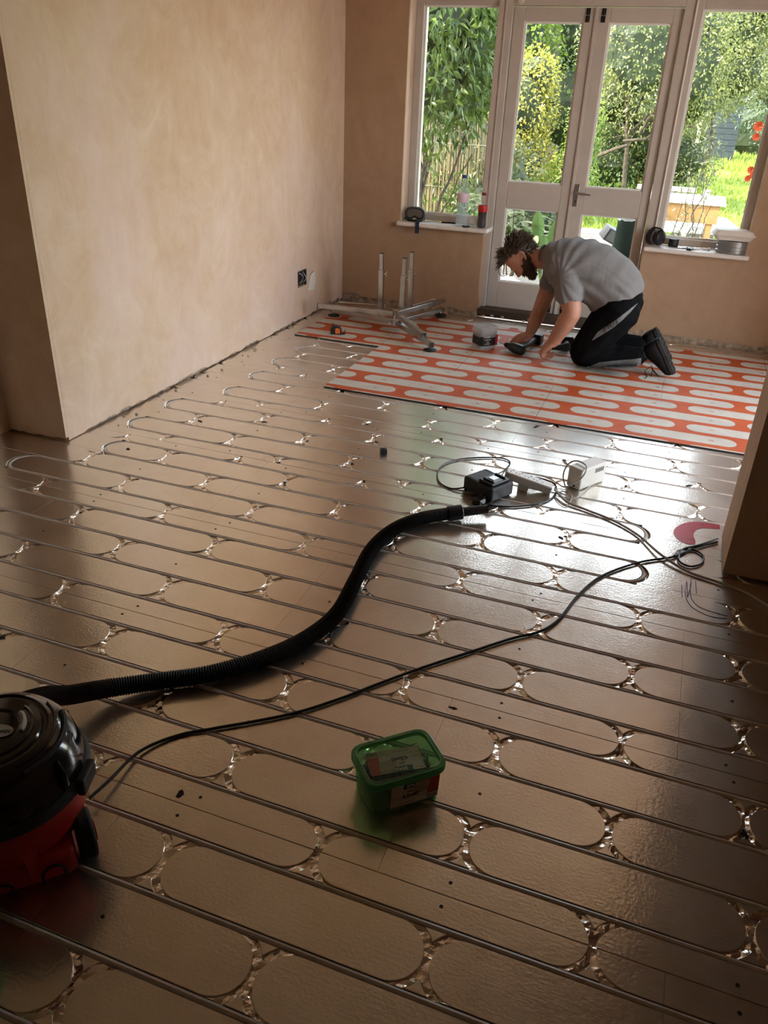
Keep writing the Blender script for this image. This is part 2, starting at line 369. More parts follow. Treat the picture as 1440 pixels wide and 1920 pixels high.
def door_leaf(n, x0, x1, gx0, gx1):
    d = tag(empty('door_%d' % n, ((x0+x1)/2, 6.12, .045)), kind='structure')
    Y0, Y1 = 6.102, 6.146
    K = [member(d, 'stile', (x0, Y0, .046), (gx0, Y1, 2.013)), member(d, 'stile', (gx1, Y0, .046), (x1, Y1, 2.013)),
         member(d, 'top_rail', (gx0, Y0, 1.932), (gx1, Y1, 2.013)), member(d, 'lock_rail', (gx0, Y0, .770), (gx1, Y1, .943)), member(d, 'bottom_rail', (gx0, Y0, .046), (gx1, Y1, .238)),
         pane(d, gx0, gx1, .943, 1.932, 6.132), pane(d, gx0, gx1, .238, .770, 6.132)]
    bx = (x1-.055) if n == 1 else (x0+.04)
    for z0, z1, s in ((1.93, 2.008, 1), (.052, .135, 0)):
        mb = MB(); mb.box((bx-.013, Y0-.006, z0), (bx+.013, Y0, z1)); mb.cyl((bx, Y0-.010, z0+.004), (bx, Y0-.010, z1-.004), .006, n=10); b = mb.build('bolt', BLACKMETAL, d, bevel=.001)
        mb = MB(); mb.cyl((bx-.02, Y0-.012, (z0+z1)/2), (bx+.02, Y0-.012, (z0+z1)/2), .0035, n=8); mb.ball((bx-.02, Y0-.012, (z0+z1)/2), .005, 8, 6)
        mb.build('bolt_knob', SATIN, b); K.append(b)
    if n == 2:
        hx = x0+.026
        mb = MB(); mb.box((hx-.017, Y0-.005, .815), (hx+.017, Y0, .962)); pl = mb.build('handle_plate', SATIN, d, bevel=.002); K.append(pl)
        mb = MB(); mb.cyl((hx, Y0-.004, .905), (hx, Y0-.045, .905), .009, n=14); mb.cyl((hx, Y0-.045, .905), (hx+.10, Y0-.045, .903), .0085, .0075, n=14); mb.ball((hx, Y0-.045, .905), .009, 12, 8); mb.ball((hx+.10, Y0-.045, .903), .0075, 12, 8)
        mb.build('lever', SATIN, pl, True)
        mb = MB(); mb.cyl((hx, Y0-.0062, .852), (hx, Y0-.0045, .852), .004, n=10); mb.box((hx-.002, Y0-.0062, .836), (hx+.002, Y0-.0045, .852)); mb.build('keyhole', BLACKMETAL, pl)
        for dx, z in ((-.012, .955), (.012, .955), (-.012, .822), (.012, .822)):
            mb = MB(); mb.cyl((hx+dx, Y0-.0062, z), (hx+dx, Y0-.0048, z), .0028, n=8); mb.build('screw', BLACKMETAL, pl)
    else:
        mb = MB(); mb.box((x1-.012, Y0-.012, .046), (x1+.008, Y0, 2.013)); K.append(mb.build('meeting_bead', WHITE, d, bevel=.003))
    for k in K: k.matrix_parent_inverse = d.matrix_basis.inverted()
door_leaf(1, -1.353, -.8125, -1.277, -.893)
door_leaf(2, -.8085, -.281, -.727, -.340)
w3 = tag(empty('window_3', (RWX+.1, 4.5, SWZ0)), kind='structure')  # frame of the added unglazed opening that lets extra sky light in
K = [member(w3, 'frame_stile', (RWX+.08, SWY0, SWZ0), (RWX+.14, SWY0+.06, SWZ1)), member(w3, 'frame_stile', (RWX+.08, SWY1-.06, SWZ0), (RWX+.14, SWY1, SWZ1)), member(w3, 'frame_rail', (RWX+.08, SWY0, SWZ0), (RWX+.14, SWY1, SWZ0+.06)), member(w3, 'frame_rail', (RWX+.08, SWY0, SWZ1-.06), (RWX+.14, SWY1, SWZ1))]
for k in K: k.matrix_parent_inverse = w3.matrix_basis.inverted()
HP = math.pi/2
portal('portal_window', (-1.72, 6.24, 1.35), (.54, 1.36), (-HP, 0, 0)); portal('portal_door', (-.81, 6.24, 1.03), (1.06, 1.9), (-HP, 0, 0))
portal('portal_window_right', (.09, 6.24, 1.34), (.52, 1.36), (-HP, 0, 0)); portal('portal_side', (RWX+.22, (SWY0+SWY1)/2, (SWZ0+SWZ1)/2), (SWZ1-SWZ0, SWY1-SWY0), (0, HP, 0))
# ------------------------------------------------------------------ foil floor
def foil_mat(name, crumple=False):
    m = bpy.data.materials.new(name); m.use_nodes = True; t = NT(m); b = t.n['Principled BSDF']
    co = t.coord('Object'); b.inputs['Metallic'].default_value = 1
    if crumple:
        b.inputs['Base Color'].default_value = (.88, .82, .75, 1); b.inputs['Roughness'].default_value = .20
        t.l.new(t.bump(t.noise(42, 3, .55, co, .8), .35, .008), b.inputs['Normal']); return m
    dirt = t.noise(3.5, 7, .7, co, .5)
    sm = t.ramp(t.noise(11, 6, .75, co, 1.5), [(.56, (0, 0, 0, 1)), (.75, (1, 1, 1, 1))])
    col = t.ramp(dirt, [(.3, (.76, .70, .62, 1)), (.65, (.87, .82, .74, 1))])
    col = t.mix(t.math('MULTIPLY', sm, .35), col, (.62, .57, .51, 1))
    t.l.new(col, b.inputs['Base Color'])
    r_ = t.math('ADD', t.math('MULTIPLY', dirt, .15), .065); r_ = t.math('ADD', r_, t.math('MULTIPLY', sm, .14))
    t.l.new(r_, b.inputs['Roughness'])
    br = t.noise(60, 3, .6, t.coord('Object', (.25, 3.0, 1)), .2); pe = t.noise(130, 2, .5, co); lo = t.noise(6, 2, .5, co)
    h = t.math('ADD', t.math('MULTIPLY', br, .55), t.math('MULTIPLY', pe, .9))
    n1 = t.bump(h, .32, .0015); n2 = t.bump(lo, .05, .02, n1)
    t.l.new(n2, b.inputs['Normal'])
    b2 = t.new('ShaderNodeBsdfPrincipled'); b2.inputs['Metallic'].default_value = 1; t.l.new(col, b2.inputs['Base Color']); t.l.new(n2, b2.inputs['Normal'])   # dull film of dust and scratches
    t.l.new(t.math('ADD', t.math('MULTIPLY', dirt, .2), .30), b2.inputs['Roughness'])
    mx = t.new('ShaderNodeMixShader'); mx.inputs[0].default_value = .42; t.l.new(b.outputs[0], mx.inputs[1]); t.l.new(b2.outputs[0], mx.inputs[2]); t.l.new(mx.outputs[0], t.n['Material Output'].inputs[0])
    return m
FOIL = foil_mat('aluminium_foil_facing'); CRUM = foil_mat('crumpled_foil', True)
PIPE = mat('grey_brown_pipe', (.60, .54, .49), .30, noise_amt=.1, noise_scale=30)
SCREEDM = mat('dark_subfloor', (.06, .045, .035), .9, noise_amt=.4, noise_scale=10, bump=.5, bump_scale=30)
SCREWM = mat('dark_screw', (.03, .028, .026), .5, .6)
Y0L, PITCH_Y = 2.5165, .15
def lineY(k): return Y0L - PITCH_Y*k
mb = MB(); mb.box((-2.95, -2.5, -.08), (2.0, 6.0, -.021)); FLOOR = tag(mb.build('floor', SCREEDM), kind='structure')
GAP, RP, TH = .016, .067, .016
def pad_poly(xl, xr, y0, y1, yc, lt, rt, n=9):
    """outline of one raised pad, counter-clockwise; ends: F flat, R rounded about the row centre yc, C hollowed around a pipe bend"""
    pts = []; ys = [y0+(y1-y0)*i/(2*n) for i in range(2*n+1)]
    def end(x, typ, side, seq):
        if typ == 'F': return [(x, seq[0]), (x, seq[-1])]
        out = []
        if typ == 'R':
            m = 2*n; A0 = math.asin(max(-1, min(1, (seq[0]-yc)/RP))); A1 = math.asin(max(-1, min(1, (seq[-1]-yc)/RP)))
            for i in range(m+1):
                A = A0+(A1-A0)*i/m; out.append((x-side*RP+side*RP*math.cos(A), yc+RP*math.sin(A)))
        else:
            for y in seq: out.append((x+side*(.075-math.sqrt(max(1e-9, .083**2-(y-yc)**2))), y))
        return out
    pts = end(xr, rt, 1, ys) + end(xl, lt, -1, ys[::-1])
    out = []
    for p in pts:
        if not out or (abs(p[0]-out[-1][0])+abs(p[1]-out[-1][1])) > 1e-5: out.append(p)
    if (abs(out[0][0]-out[-1][0])+abs(out[0][1]-out[-1][1])) < 1e-5: out.pop()
    return out
def inset(poly, d):
    n = len(poly); out = []
    for i in range(n):
        a = Vector(poly[i-1]); b = Vector(poly[i]); c = Vector(poly[(i+1) % n])
        e1 = (b-a); e2 = (c-b)
        n1 = Vector((-e1.y, e1.x)).normalized(); n2 = Vector((-e2.y, e2.x)).normalized()
        nn = (n1+n2); L = nn.length
        nn = nn/L if L > 1e-6 else n1
        out.append(tuple(b + nn*d/max(.4, nn.dot(n1))))
    return out
def pad_mesh(mb, poly, tilt=(0, 0), edges=()):
    n = len(poly); top = inset(poly, .0009)
    top = [(p[0], q[1]) if any(abs(p[0]-e) < 2e-4 for e in edges) else q for p, q in zip(poly, top)]
    cx = sum(p[0] for p in poly)/n; cy = sum(p[1] for p in poly)/n
    z = lambda p: tilt[0]*(p[0]-cx)+tilt[1]*(p[1]-cy)
    vs = [(p[0], p[1], -TH) for p in poly] + [(p[0], p[1], -.0010+z(p)) for p in poly] + [(p[0], p[1], z(p)) for p in top]
    fs = [(i, (i+1) % n, (i+1) % n+n, i+n) for i in range(n)] + [(i+n, (i+1) % n+n, (i+1) % n+2*n, i+2*n) for i in range(n)] + [tuple(range(2*n, 3*n))]
    mb.add(vs, fs)
STRIPS = {13.5: .24, 9.5: .24, 5.5: -.36, 1.5: .24, -2.5: -.36, -6.5: -.19, -10.5: -.60, -14.5: -.19, -18.5: -.60, -22.5: .24}   # near seam row -> x of a cross joint
def xlim(ym): return (-2.83 if ym < LW_Y0-.02 else LW_X, 1.9 if ym < 2.7 else RWX)
LEFT = {0: -2.575, -2: -2.31, -4: -2.392, -6: -2.38, -8: -2.21, -10: -2.215, -12: -2.222, -14: -2.215, -16: -2.2, -18: -2.2, -20: -2.2}   # outer x of the bend joining lines k and k+1
RIGHT = {-1: .095, -3: .082}                                                              # bends joining k and k+1 on the right
for c0, xj0 in STRIPS.items():
    ylo, yhi = max(lineY(c0+4), -.3), min(lineY(c0), BW_Y-.02)
    if yhi-ylo < .05: continue
    xl_, xr_ = xlim((ylo+yhi)/2 if not (ylo < LW_Y0 < yhi) else LW_Y0-.1)
    nA = int(math.floor((xl_-xj0)/1.2))
    for kb in range(nA, nA+6):
        bx0, bx1 = max(xj0+1.2*kb, xl_), min(xj0+1.2*(kb+1), xr_, 1.04)
        if bx1-bx0 < .04: continue
        board = MB(); board.box((bx0+.0004, ylo+.0004, -.0205), (bx1-.0004, yhi-.0004, -TH))
        crum = MB(); pads = []
        for row in range(5):                                       # half row, three full rows, half row
            yc = lineY(c0 + 4 - row)
            y0, y1 = max(yc-RP, ylo+.0005), min(yc+RP, yhi-.0005)
            if row == 0: y0 = max(y0, ylo+.0005)
            if y1-y0 < .02: continue
            ph = -.14 if row % 2 == 0 else .16
            kk = int(round((Y0L-yc)/PITCH_Y-.5))                       # the row lies between lines kk and kk+1
            j0 = int(math.floor((bx0-(xj0+ph))/.6)); brk = [(xj0+ph+.6*j, 'J') for j in range(j0, j0+5)]
            if kk in LEFT: brk = [q for q in brk if q[0] > LEFT[kk]+.16] + [(LEFT[kk], 'L')]
            if kk in RIGHT: brk = [q for q in brk if q[0] < RIGHT[kk]-.16] + [(RIGHT[kk], 'R')]
            brk = sorted(q for q in brk if bx0-.05 < q[0] < bx1+.05)
            stops = [(bx0+.0003, 'E')] + brk + [(bx1-.0003, 'E')]
            for (xa, ta), (xb, tb) in zip(stops, stops[1:]):
                lt = {'E': 'F', 'J': 'R', 'L': 'R', 'R': 'C'}[ta]; rt = {'E': 'F', 'J': 'R', 'L': 'C', 'R': 'R'}[tb]
                a = xa+(GAP/2 if ta != 'E' else 0); b = xb-(GAP/2 if tb != 'E' else 0)
                a = max(a, bx0+.0003); b = min(b, bx1-.0003)
                if b-a < .02: continue
                if y0 > LW_Y0-.01 and b < LW_X: continue
                if lt == 'R' and b-a < RP+.003: lt = 'F'
                if rt == 'R' and b-a < RP+.003: rt = 'F'
                pads.append(pad_poly(a, b, y0, y1, yc, lt, rt))
            for jl, ty in brk:
                if ty != 'J': continue
                if bx0+.02 < jl < bx1-.02:
                    for sg in (-1, 1):                              # small three-cornered islands between two rounded ends
                        tri = []
                        for i in range(6):
                            t_ = i/5; yy = .040+(RP-.040)*t_; tri.append((jl+.075-math.sqrt(max(0, .083**2-yy**2))-.0 if False else jl-(math.sqrt(.083**2-.040**2)-math.sqrt(max(0, .083**2-yy**2))), yy))
                        right = [(2*jl-p[0], p[1]) for p in tri]
                        poly = right + tri[::-1]
                        poly = [(p[0], yc+sg*p[1]) for p in poly]
                        if sg < 0: poly = poly[::-1]
                        if min(p[1] for p in poly) > y0-.001 and max(p[1] for p in poly) < y1+.001: pad_mesh(board, poly)
                    gx, gy = 16, 14; vs = []; fs = []                # foil pushed down into the crossing
                    for iy in range(gy+1):
                        for ix in range(gx+1):
                            X = jl + (ix/gx-.5)*.15; Y = yc + (iy/gy-.5)*2*RP; Y = min(max(Y, y0), y1)
                            z = -.0042 + .0058*noise.noise((X*52, Y*52, 1.3)) + .0014*noise.noise((X*130, Y*130, 4))
                            vs.append((X, Y, z))
                    for iy in range(gy):
                        for ix in range(gx):
                            q = iy*(gx+1)+ix; fs.append((q, q+1, q+gx+2, q+gx+1))
                    crum.add(vs, fs)
        for k in range(-23, 2):
            Yk = lineY(k)
            if not (ylo < Yk < yhi): continue
            kb_ = k if k in LEFT else k-1
            if kb_ in LEFT:
                xe = min(LEFT[kb_]+.02, bx1)
                if xe-bx0 > .02: board.box((bx0+.0003, Yk-GAP/2-.0005, -TH), (xe, Yk+GAP/2+.0005, -.0004))
            kr = k if k in RIGHT else k-1
            if kr in RIGHT:
                xe = max(RIGHT[kr]-.02, bx0)
                if bx1-xe > .02: board.box((xe, Yk-GAP/2-.0005, -TH), (bx1-.0003, Yk+GAP/2+.0005, -.0004))
        bo = board.build('foil_board', FOIL, FLOOR)
        for p in pads:
            mb = MB(); pad_mesh(mb, p, (random.gauss(0, .0006), random.gauss(0, .0010)), (bx0+.0003, bx1-.0003)); mb.build('raised_pad', FOIL, bo)
        if crum.v: crum.build('crumpled_foil', CRUM, bo)
        # fixing screws: pairs either side of the long seams and single ones in the middle
        for sx in [bx0+.13+.6*i+.02*random.uniform(-1, 1) for i in range(3)]:
            for sy in (ylo+.030, ylo+.3, yhi-.030):
                if not (bx0+.03 < sx < bx1-.03) or random.random() < .12: continue
                if sy > LW_Y0-.02 and sx < LW_X+.03: continue
                X, Y = sx+random.uniform(-.02, .02), sy+random.uniform(-.006, .006)
                mb = MB(); mb.lathe([(.0045, .0002), (.0040, .0009), (.0022, .0003), (.001, .0003)], 10, (X, Y, 0)); mb.build('screw', SCREWM, bo)
# heating pipe in the channels
def line_pts(x0, x1, Y, n=2): return [Vector((x0+(x1-x0)*i/n, Y, -.0066)) for i in range(n+1)]
def uturn(xc, Ya, Yb, side):
    R_ = abs(Yb-Ya)/2; yc = (Ya+Yb)/2; s0 = 1 if Ya > Yb else -1
    return [Vector((xc+side*R_*math.sin(math.pi*i/14), yc+s0*R_*math.cos(math.pi*i/14), -.0066)) for i in range(1, 14)]
pm = MB()
path = []
for k in range(1, -22, -1):                                        # serpentine from line 1 towards the back wall
    Y = lineY(k)
    def endL(k): return (LEFT[k] if k in LEFT else LEFT.get(k-1, -2.3)) + .075
    def endR(k): return (RIGHT[k] if k in RIGHT else RIGHT.get(k-1, 1.0)) - .075
    lx, rx = endL(k), endR(k)
    leftward = (k % 2 == 1)
    path += line_pts(rx, lx, Y) if leftward else line_pts(lx, rx, Y)
    if k > -21:
        Yn = lineY(k-1)
        if leftward: path += uturn(endL(k), Y, Yn, -1)
        else: path += uturn(endR(k-1), Y, Yn, 1)
pm.tube(path, .0077, 10)
for k in range(2, 17): pm.tube(line_pts(-2.8, 1.02, lineY(k)), .0077, 10)
PIPEO = tag(pm.build('heating_pipe', PIPE, None, True), 'grey brown plastic heating pipe snaking back and forth in the foil floor channels', 'pipe')
# ------------------------------------------------------------------ printed overlay boards
def print_mat():
    m = bpy.data.materials.new('printed_board'); m.use_nodes = True; t = NT(m); b = t.n['Principled BSDF']
    co = t.coord('Object'); sp = t.new('ShaderNodeSeparateXYZ'); t.l.new(co, sp.inputs[0])
    v = t.math('DIVIDE', t.math('SUBTRACT', sp.outputs[1], 4.03-.075), .15); row = t.math('FLOOR', v)
    fy = t.math('MULTIPLY', t.math('SUBTRACT', t.math('FRACT', v), .5), .15)
    par = t.math('MULTIPLY', t.math('FLOORED_MODULO', row, 2.0), .3)
    u_ = t.math('DIVIDE', t.math('SUBTRACT', t.math('SUBTRACT', sp.outputs[0], -1.034-.3), par), .6)
    fx = t.math('MULTIPLY', t.math('SUBTRACT', t.math('FRACT', u_), .5), .6)
    ax = t.math('MAXIMUM', t.math('SUBTRACT', t.math('ABSOLUTE', fx), .218), 0.0)
    d = t.math('SQRT', t.math('ADD', t.math('MULTIPLY', ax, ax), t.math('MULTIPLY', fy, fy)))
    inside = t.math('LESS_THAN', d, .053)
    mx = t.math('SUBTRACT', t.math('ABSOLUTE', fx), .15)
    dm = t.math('SQRT', t.math('ADD', t.math('MULTIPLY', t.math('MULTIPLY', mx, mx), .45), t.math('MULTIPLY', fy, fy)))
    ring = t.math('MULTIPLY', t.math('LESS_THAN', dm, .0105), t.math('GREATER_THAN', t.noise(90, 2, .5, co), .45))
    dn = t.noise(6, 6, .7, co, .5)
    wht = t.ramp(dn, [(.3, (.46, .42, .35, 1)), (.6, (.57, .53, .45, 1))]); org = t.ramp(dn, [(.3, (.42, .068, .018, 1)), (.65, (.52, .10, .028, 1))])
    col = t.mix(inside, org, wht); col = t.mix(t.math('MULTIPLY', ring, .75), col, (.42, .16, .10, 1))
    t.l.new(col, b.inputs['Base Color']); b.inputs['Roughness'].default_value = .6; b.inputs['Specular IOR Level'].default_value = .25
    t.l.new(t.bump(t.noise(90, 3, .5, co), .08, .001), b.inputs['Normal']); return m
PRINT = print_mat(); BEDGE = mat('board_edge', (.05, .045, .04), .8)
ZB = .007
def overlay(x0, x1, y0, y1):
    mb = MB(); g = .0009; mb.box((x0+g, y0+g, .0012), (x1-g, y1-g, ZB))
    o = mb.build('overlay_board', PRINT, FLOOR); o.data.materials.append(BEDGE)
    for p in o.data.polygons:
        if p.normal.z < .5: p.material_index = 1
    tag(o, 'thin white board printed with orange bands')
for x0, x1 in ((-1.752, -.555), (-.555, .645), (.645, 1.04)): overlay(x0, x1, 3.918, 4.518)
for x0, x1 in ((-1.752, -1.155), (-1.155, .045), (.045, 1.04)): overlay(x0, x1, 4.518, 5.118)
for x0, x1 in ((-1.752, -.555), (-.555, .645), (.645, 1.04)): overlay(x0, x1, 5.118, 5.70)
overlay(-2.365, -1.752, 4.803, 5.403); overlay(-2.365, -1.752, 5.403, 5.70)
# ------------------------------------------------------------------ garden beyond the glass
import numpy as np
rng = np.random.default_rng(11)
GZ = -.16
def leaf_mat(name, c0, c1, trans=.35, rough=.4, spec=.5):
    m = bpy.data.materials.new(name); m.use_nodes = True; t = NT(m); b = t.n['Principled BSDF']; out = t.n['Material Output']
    g = t.new('ShaderNodeNewGeometry')
    col = t.mix(g.outputs['Random Per Island'], c4(c0), c4(c1))
    t.l.new(col, b.inputs['Base Color']); b.inputs['Roughness'].default_value = rough; b.inputs['Specular IOR Level'].default_value = spec
    tl = t.new('ShaderNodeBsdfTranslucent'); t.l.new(col, tl.inputs[0])
    mx = t.new('ShaderNodeMixShader'); mx.inputs[0].default_value = trans
    t.l.new(b.outputs[0], mx.inputs[1]); t.l.new(tl.outputs[0], mx.inputs[2]); t.l.new(mx.outputs[0], out.inputs[0]); return m
def leaves(name, parent, mat_, blobs, n, length, width, droop=.3, shell=.55, fold=.25):
    """one mesh of n folded leaves scattered in the outer part of ellipsoid blobs [(centre, radii)]"""
    vol = np.array([r_[0]*r_[1]*r_[2] for _, r_ in blobs])**.7; vol = vol/vol.sum()
    idx = rng.choice(len(blobs), n, p=vol)
    C = np.array([b[0] for b in blobs])[idx]; R = np.array([b[1] for b in blobs])[idx]
    d = rng.normal(size=(n, 3)); d /= np.linalg.norm(d, axis=1)[:, None]
    rad = shell + (1-shell)*rng.random(n)**.6; rad *= 1+.16*np.sin(d[:, 0]*7+idx)*np.cos(d[:, 2]*6+d[:, 1]*5)
    P = C + d*R*rad[:, None]
    ax = d*.7 + rng.normal(size=(n, 3))*.7; ax[:, 2] -= droop; ax /= np.linalg.norm(ax, axis=1)[:, None]
    up = d + rng.normal(size=(n, 3))*.6 + np.array([0, 0, .5]); sd = np.cross(ax, up); sd /= np.maximum(np.linalg.norm(sd, axis=1), 1e-6)[:, None]
    nn = np.cross(sd, ax)
    L = length*rng.uniform(.6, 1.25, n)[:, None]; W = width*rng.uniform(.6, 1.2, n)[:, None]
    V = np.empty((n, 6, 3)); V[:, 0] = P; V[:, 1] = P+ax*L*.5; V[:, 2] = P+ax*L - np.array([0, 0, 1])*L*droop*.3
    V[:, 3] = P+ax*L*.42+sd*W*.5+nn*W*fold; V[:, 4] = P+ax*L*.42-sd*W*.5+nn*W*fold; V[:, 5] = P+ax*L*.1
    keep = V[:, :, 1].min(1) > 6.35
    V = V[keep][:, [0, 3, 2, 4]]; n = len(V)
    # two triangles folded on the midrib
    me = bpy.data.meshes.new(name); me.vertices.add(n*4); me.vertices.foreach_set('co', V.reshape(-1))
    me.loops.add(n*6); b4 = (np.arange(n)*4)[:, None]; tri = (b4+np.array([[0, 1, 2, 0, 2, 3]])).reshape(-1)
    me.loops.foreach_set('vertex_index', tri.astype(np.int32)); me.polygons.add(n*2)
    me.polygons.foreach_set('loop_start', (np.arange(n*2)*3).astype(np.int32)); me.polygons.foreach_set('loop_total', np.full(n*2, 3, np.int32))
    me.update(); me.validate(); me.materials.append(mat_)
    o = bpy.data.objects.new(name, me); COL.objects.link(o); o.parent = parent; o['kind'] = 'stuff'
    return o
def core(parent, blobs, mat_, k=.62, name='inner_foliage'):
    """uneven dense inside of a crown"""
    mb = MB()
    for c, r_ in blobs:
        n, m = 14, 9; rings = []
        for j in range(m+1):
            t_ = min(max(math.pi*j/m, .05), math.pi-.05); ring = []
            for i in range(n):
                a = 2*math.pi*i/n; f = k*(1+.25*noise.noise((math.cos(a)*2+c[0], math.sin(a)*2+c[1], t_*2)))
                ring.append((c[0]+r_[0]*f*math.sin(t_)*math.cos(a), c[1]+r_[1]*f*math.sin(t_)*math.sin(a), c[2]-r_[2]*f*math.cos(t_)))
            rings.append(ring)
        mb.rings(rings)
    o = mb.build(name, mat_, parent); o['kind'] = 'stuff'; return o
def limb(mb, p0, p1, r0, r1, seed=0, n=8, wob=.06):
    p0 = Vector(p0); p1 = Vector(p1); L = (p1-p0).length
    pts = [p0.lerp(p1, i/n) + Vector((noise.noise((i*.7, seed, 0)), noise.noise((i*.7, seed, 5)), 0))*wob*L*math.sin(math.pi*i/n) for i in range(n+1)]
    mb.tube(pts, lambda k: r0+(r1-r0)*k/n, 7)
    return pts
BARK = mat('bark', (.055, .040, .028), .9, noise_amt=.5, noise_scale=20, bump=.8, bump_scale=30, bump_dist=.02)
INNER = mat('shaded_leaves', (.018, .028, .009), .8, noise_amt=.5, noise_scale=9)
L_LAUREL = leaf_mat('laurel_leaf', (.028, .060, .008), (.105, .16, .026), .35, .3, .4)
L_BROWN = leaf_mat('olive_brown_leaf', (.07, .095, .02), (.17, .16, .045), .35)
L_YEL = leaf_mat('golden_leaf', (.21, .22, .025), (.36, .31, .06), .45)
L_LIME = leaf_mat('lime_leaf', (.11, .19, .022), (.25, .32, .05), .45)
L_GREEN = leaf_mat('green_leaf', (.045, .085, .018), (.11, .16, .036), .35)
L_OLIVE = leaf_mat('small_olive_leaf', (.11, .135, .036), (.25, .26, .085), .4)
L_DARK = leaf_mat('dark_conifer_leaf', (.025, .05, .025), (.06, .10, .045), .2)
L_PALE = leaf_mat('pale_olive_leaf', (.085, .105, .055), (.20, .21, .12), .35)
def plant(name, label, cat, base, blobs, m, n, length, width, trunk=.06, branches=3, inner=True, k=.62, shell=.5, group=None, droop=.3):
    r_ = empty(name, base, 0, label, cat, group); kids = []
    kids.append(leaves('foliage', r_, m, blobs, n, length, width, droop, shell))
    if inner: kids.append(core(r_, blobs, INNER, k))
    mb = MB(); top = Vector(blobs[0][0])
    limb(mb, base, (top.x, top.y, top.z), trunk, trunk*.4, len(name))
    for i in range(branches):
        b = blobs[i % len(blobs)]; a = random.uniform(0, 6.28)
        limb(mb, Vector(base).lerp(top, .45), (b[0][0]+b[1][0]*.7*math.cos(a), b[0][1]+b[1][1]*.7*math.sin(a), b[0][2]+b[1][2]*random.uniform(-.2, .6)), trunk*.5, trunk*.12, i*3.1)
    kids.append(mb.build('trunk', BARK, r_, True))
    for q in kids: q.matrix_parent_inverse = r_.matrix_basis.inverted()
    return r_
# ground
def lawn_mat():
    m = bpy.data.materials.new('lawn'); m.use_nodes = True; t = NT(m); b = t.n['Principled BSDF']; co = t.coord('Object')
    a = t.ramp(t.noise(.9, 5, .6, co), [(.35, (.10, .155, .018, 1)), (.6, (.22, .28, .04, 1))]); f = t.ramp(t.noise(40, 3, .7, t.coord('Object', (1, .3, 1))), [(.3, (.06, .09, .012, 1)), (.7, (.26, .31, .05, 1))])
    t.l.new(t.mix(.45, a, f), b.inputs['Base Color']); b.inputs['Roughness'].default_value = .8; b.inputs['Specular IOR Level'].default_value = .2
    t.l.new(t.bump(t.noise(60, 3, .7, co), .8, .03), b.inputs['Normal']); return m
mb = MB(); mb.box((-60, 6.26, GZ-.3), (60, 90, GZ-.02)); tag(mb.build('garden_ground', lawn_mat()), kind='structure')
mb = MB(); mb.box((1.27, -40, GZ-.3), (60, 6.255, GZ-.02)); tag(mb.build('unseen_bounce_ground', mat('warm_bounce_tone', (.46, .40, .36), .8, noise_amt=.2, noise_scale=2)), kind='structure')  # unseen ground, given a warm neutral tone to keep green bounce light out
DECK = mat('weathered_deck', (.21, .185, .15), .7, noise_amt=.25, noise_scale=12, bump=.4, bump_scale=30, stretch=(.15, 2, 2))
dk = tag(empty('garden_deck', (-1, 9, GZ)), kind='structure')
for i in range(42):
    y = 6.30 + i*.146; mb = MB(); mb.box((-2.6, y, GZ-.05), (1.6, y+.138, GZ+random.uniform(-.003, .003))); o = mb.build('deck_plank', DECK, dk); o.matrix_parent_inverse = dk.matrix_basis.inverted()
GRASS = leaf_mat('grass_blade', (.14, .22, .022), (.30, .36, .065), .4)
n = 26000
X = rng.uniform(-4.1, 6, n); Y = 12.45 + 22*rng.random(n)**1.3; hgt = rng.uniform(.03, .09, n); hgt[Y > 26] *= 2.6
V = np.empty((n, 3, 3)); a = rng.uniform(0, 6.28, n); wd = .010+.0007*Y
V[:, 0] = np.stack([X-wd*np.cos(a), Y-wd*np.sin(a), np.full(n, GZ-.02)], 1); V[:, 1] = np.stack([X+wd*np.cos(a), Y+wd*np.sin(a), np.full(n, GZ-.02)], 1)
V[:, 2] = np.stack([X+rng.normal(0, .03, n), Y+rng.normal(0, .03, n), GZ+hgt], 1)
me = bpy.data.meshes.new('grass'); me.vertices.add(n*3); me.vertices.foreach_set('co', V.reshape(-1)); me.loops.add(n*3); me.loops.foreach_set('vertex_index', np.arange(n*3, dtype=np.int32))
me.polygons.add(n); me.polygons.foreach_set('loop_start', (np.arange(n)*3).astype(np.int32)); me.polygons.foreach_set('loop_total', np.full(n, 3, np.int32)); me.update(); me.validate(); me.materials.append(GRASS)
o = bpy.data.objects.new('lawn_grass', me); COL.objects.link(o); tag(o, 'bright sunlit lawn grass beyond the deck', 'grass', kind='stuff')
# reed screen along the left boundary
REED = mat('dry_reed', (.27, .215, .115), .7, noise_amt=.35, noise_scale=25, stretch=(1, 1, .1))
mb = MB()
for i in range(150):
    x = -3.75+i*.0115; y = 9.35+.012*math.sin(i*1.7)+random.uniform(-.008, .008); h = 1.25+random.uniform(-.06, .05)
    mb.cyl((x, y, GZ), (x+random.uniform(-.01, .01), y+random.uniform(-.01, .01), h), .0058, .0045, 5, False)
rs = empty('reed_screen', (-2.9, 9.35, GZ), 0, 'dry reed screen fence behind the laurel bush on the left', 'fence')
o = mb.build('reeds', REED, rs); o['kind'] = 'stuff'; o.matrix_parent_inverse = rs.matrix_basis.inverted()
for z in (.1, .55, 1.0):
    mb = MB(); mb.tube([(-3.75+i*.0863, 9.335, z) for i in range(21)], .004, 5); o = mb.build('binding_wire', SATIN, rs); o.matrix_parent_inverse = rs.matrix_basis.inverted()
mb = MB(); mb.box((-4.3, 6.3, GZ), (-4.25, 30, 1.5)); tag(mb.build('garden_fence_wall', mat('fence_boards', (.16, .12, .08), .9, noise_amt=.4, noise_scale=9)), kind='structure')
def P_(x, y, Y): return tuple(atY(x, y, Y))
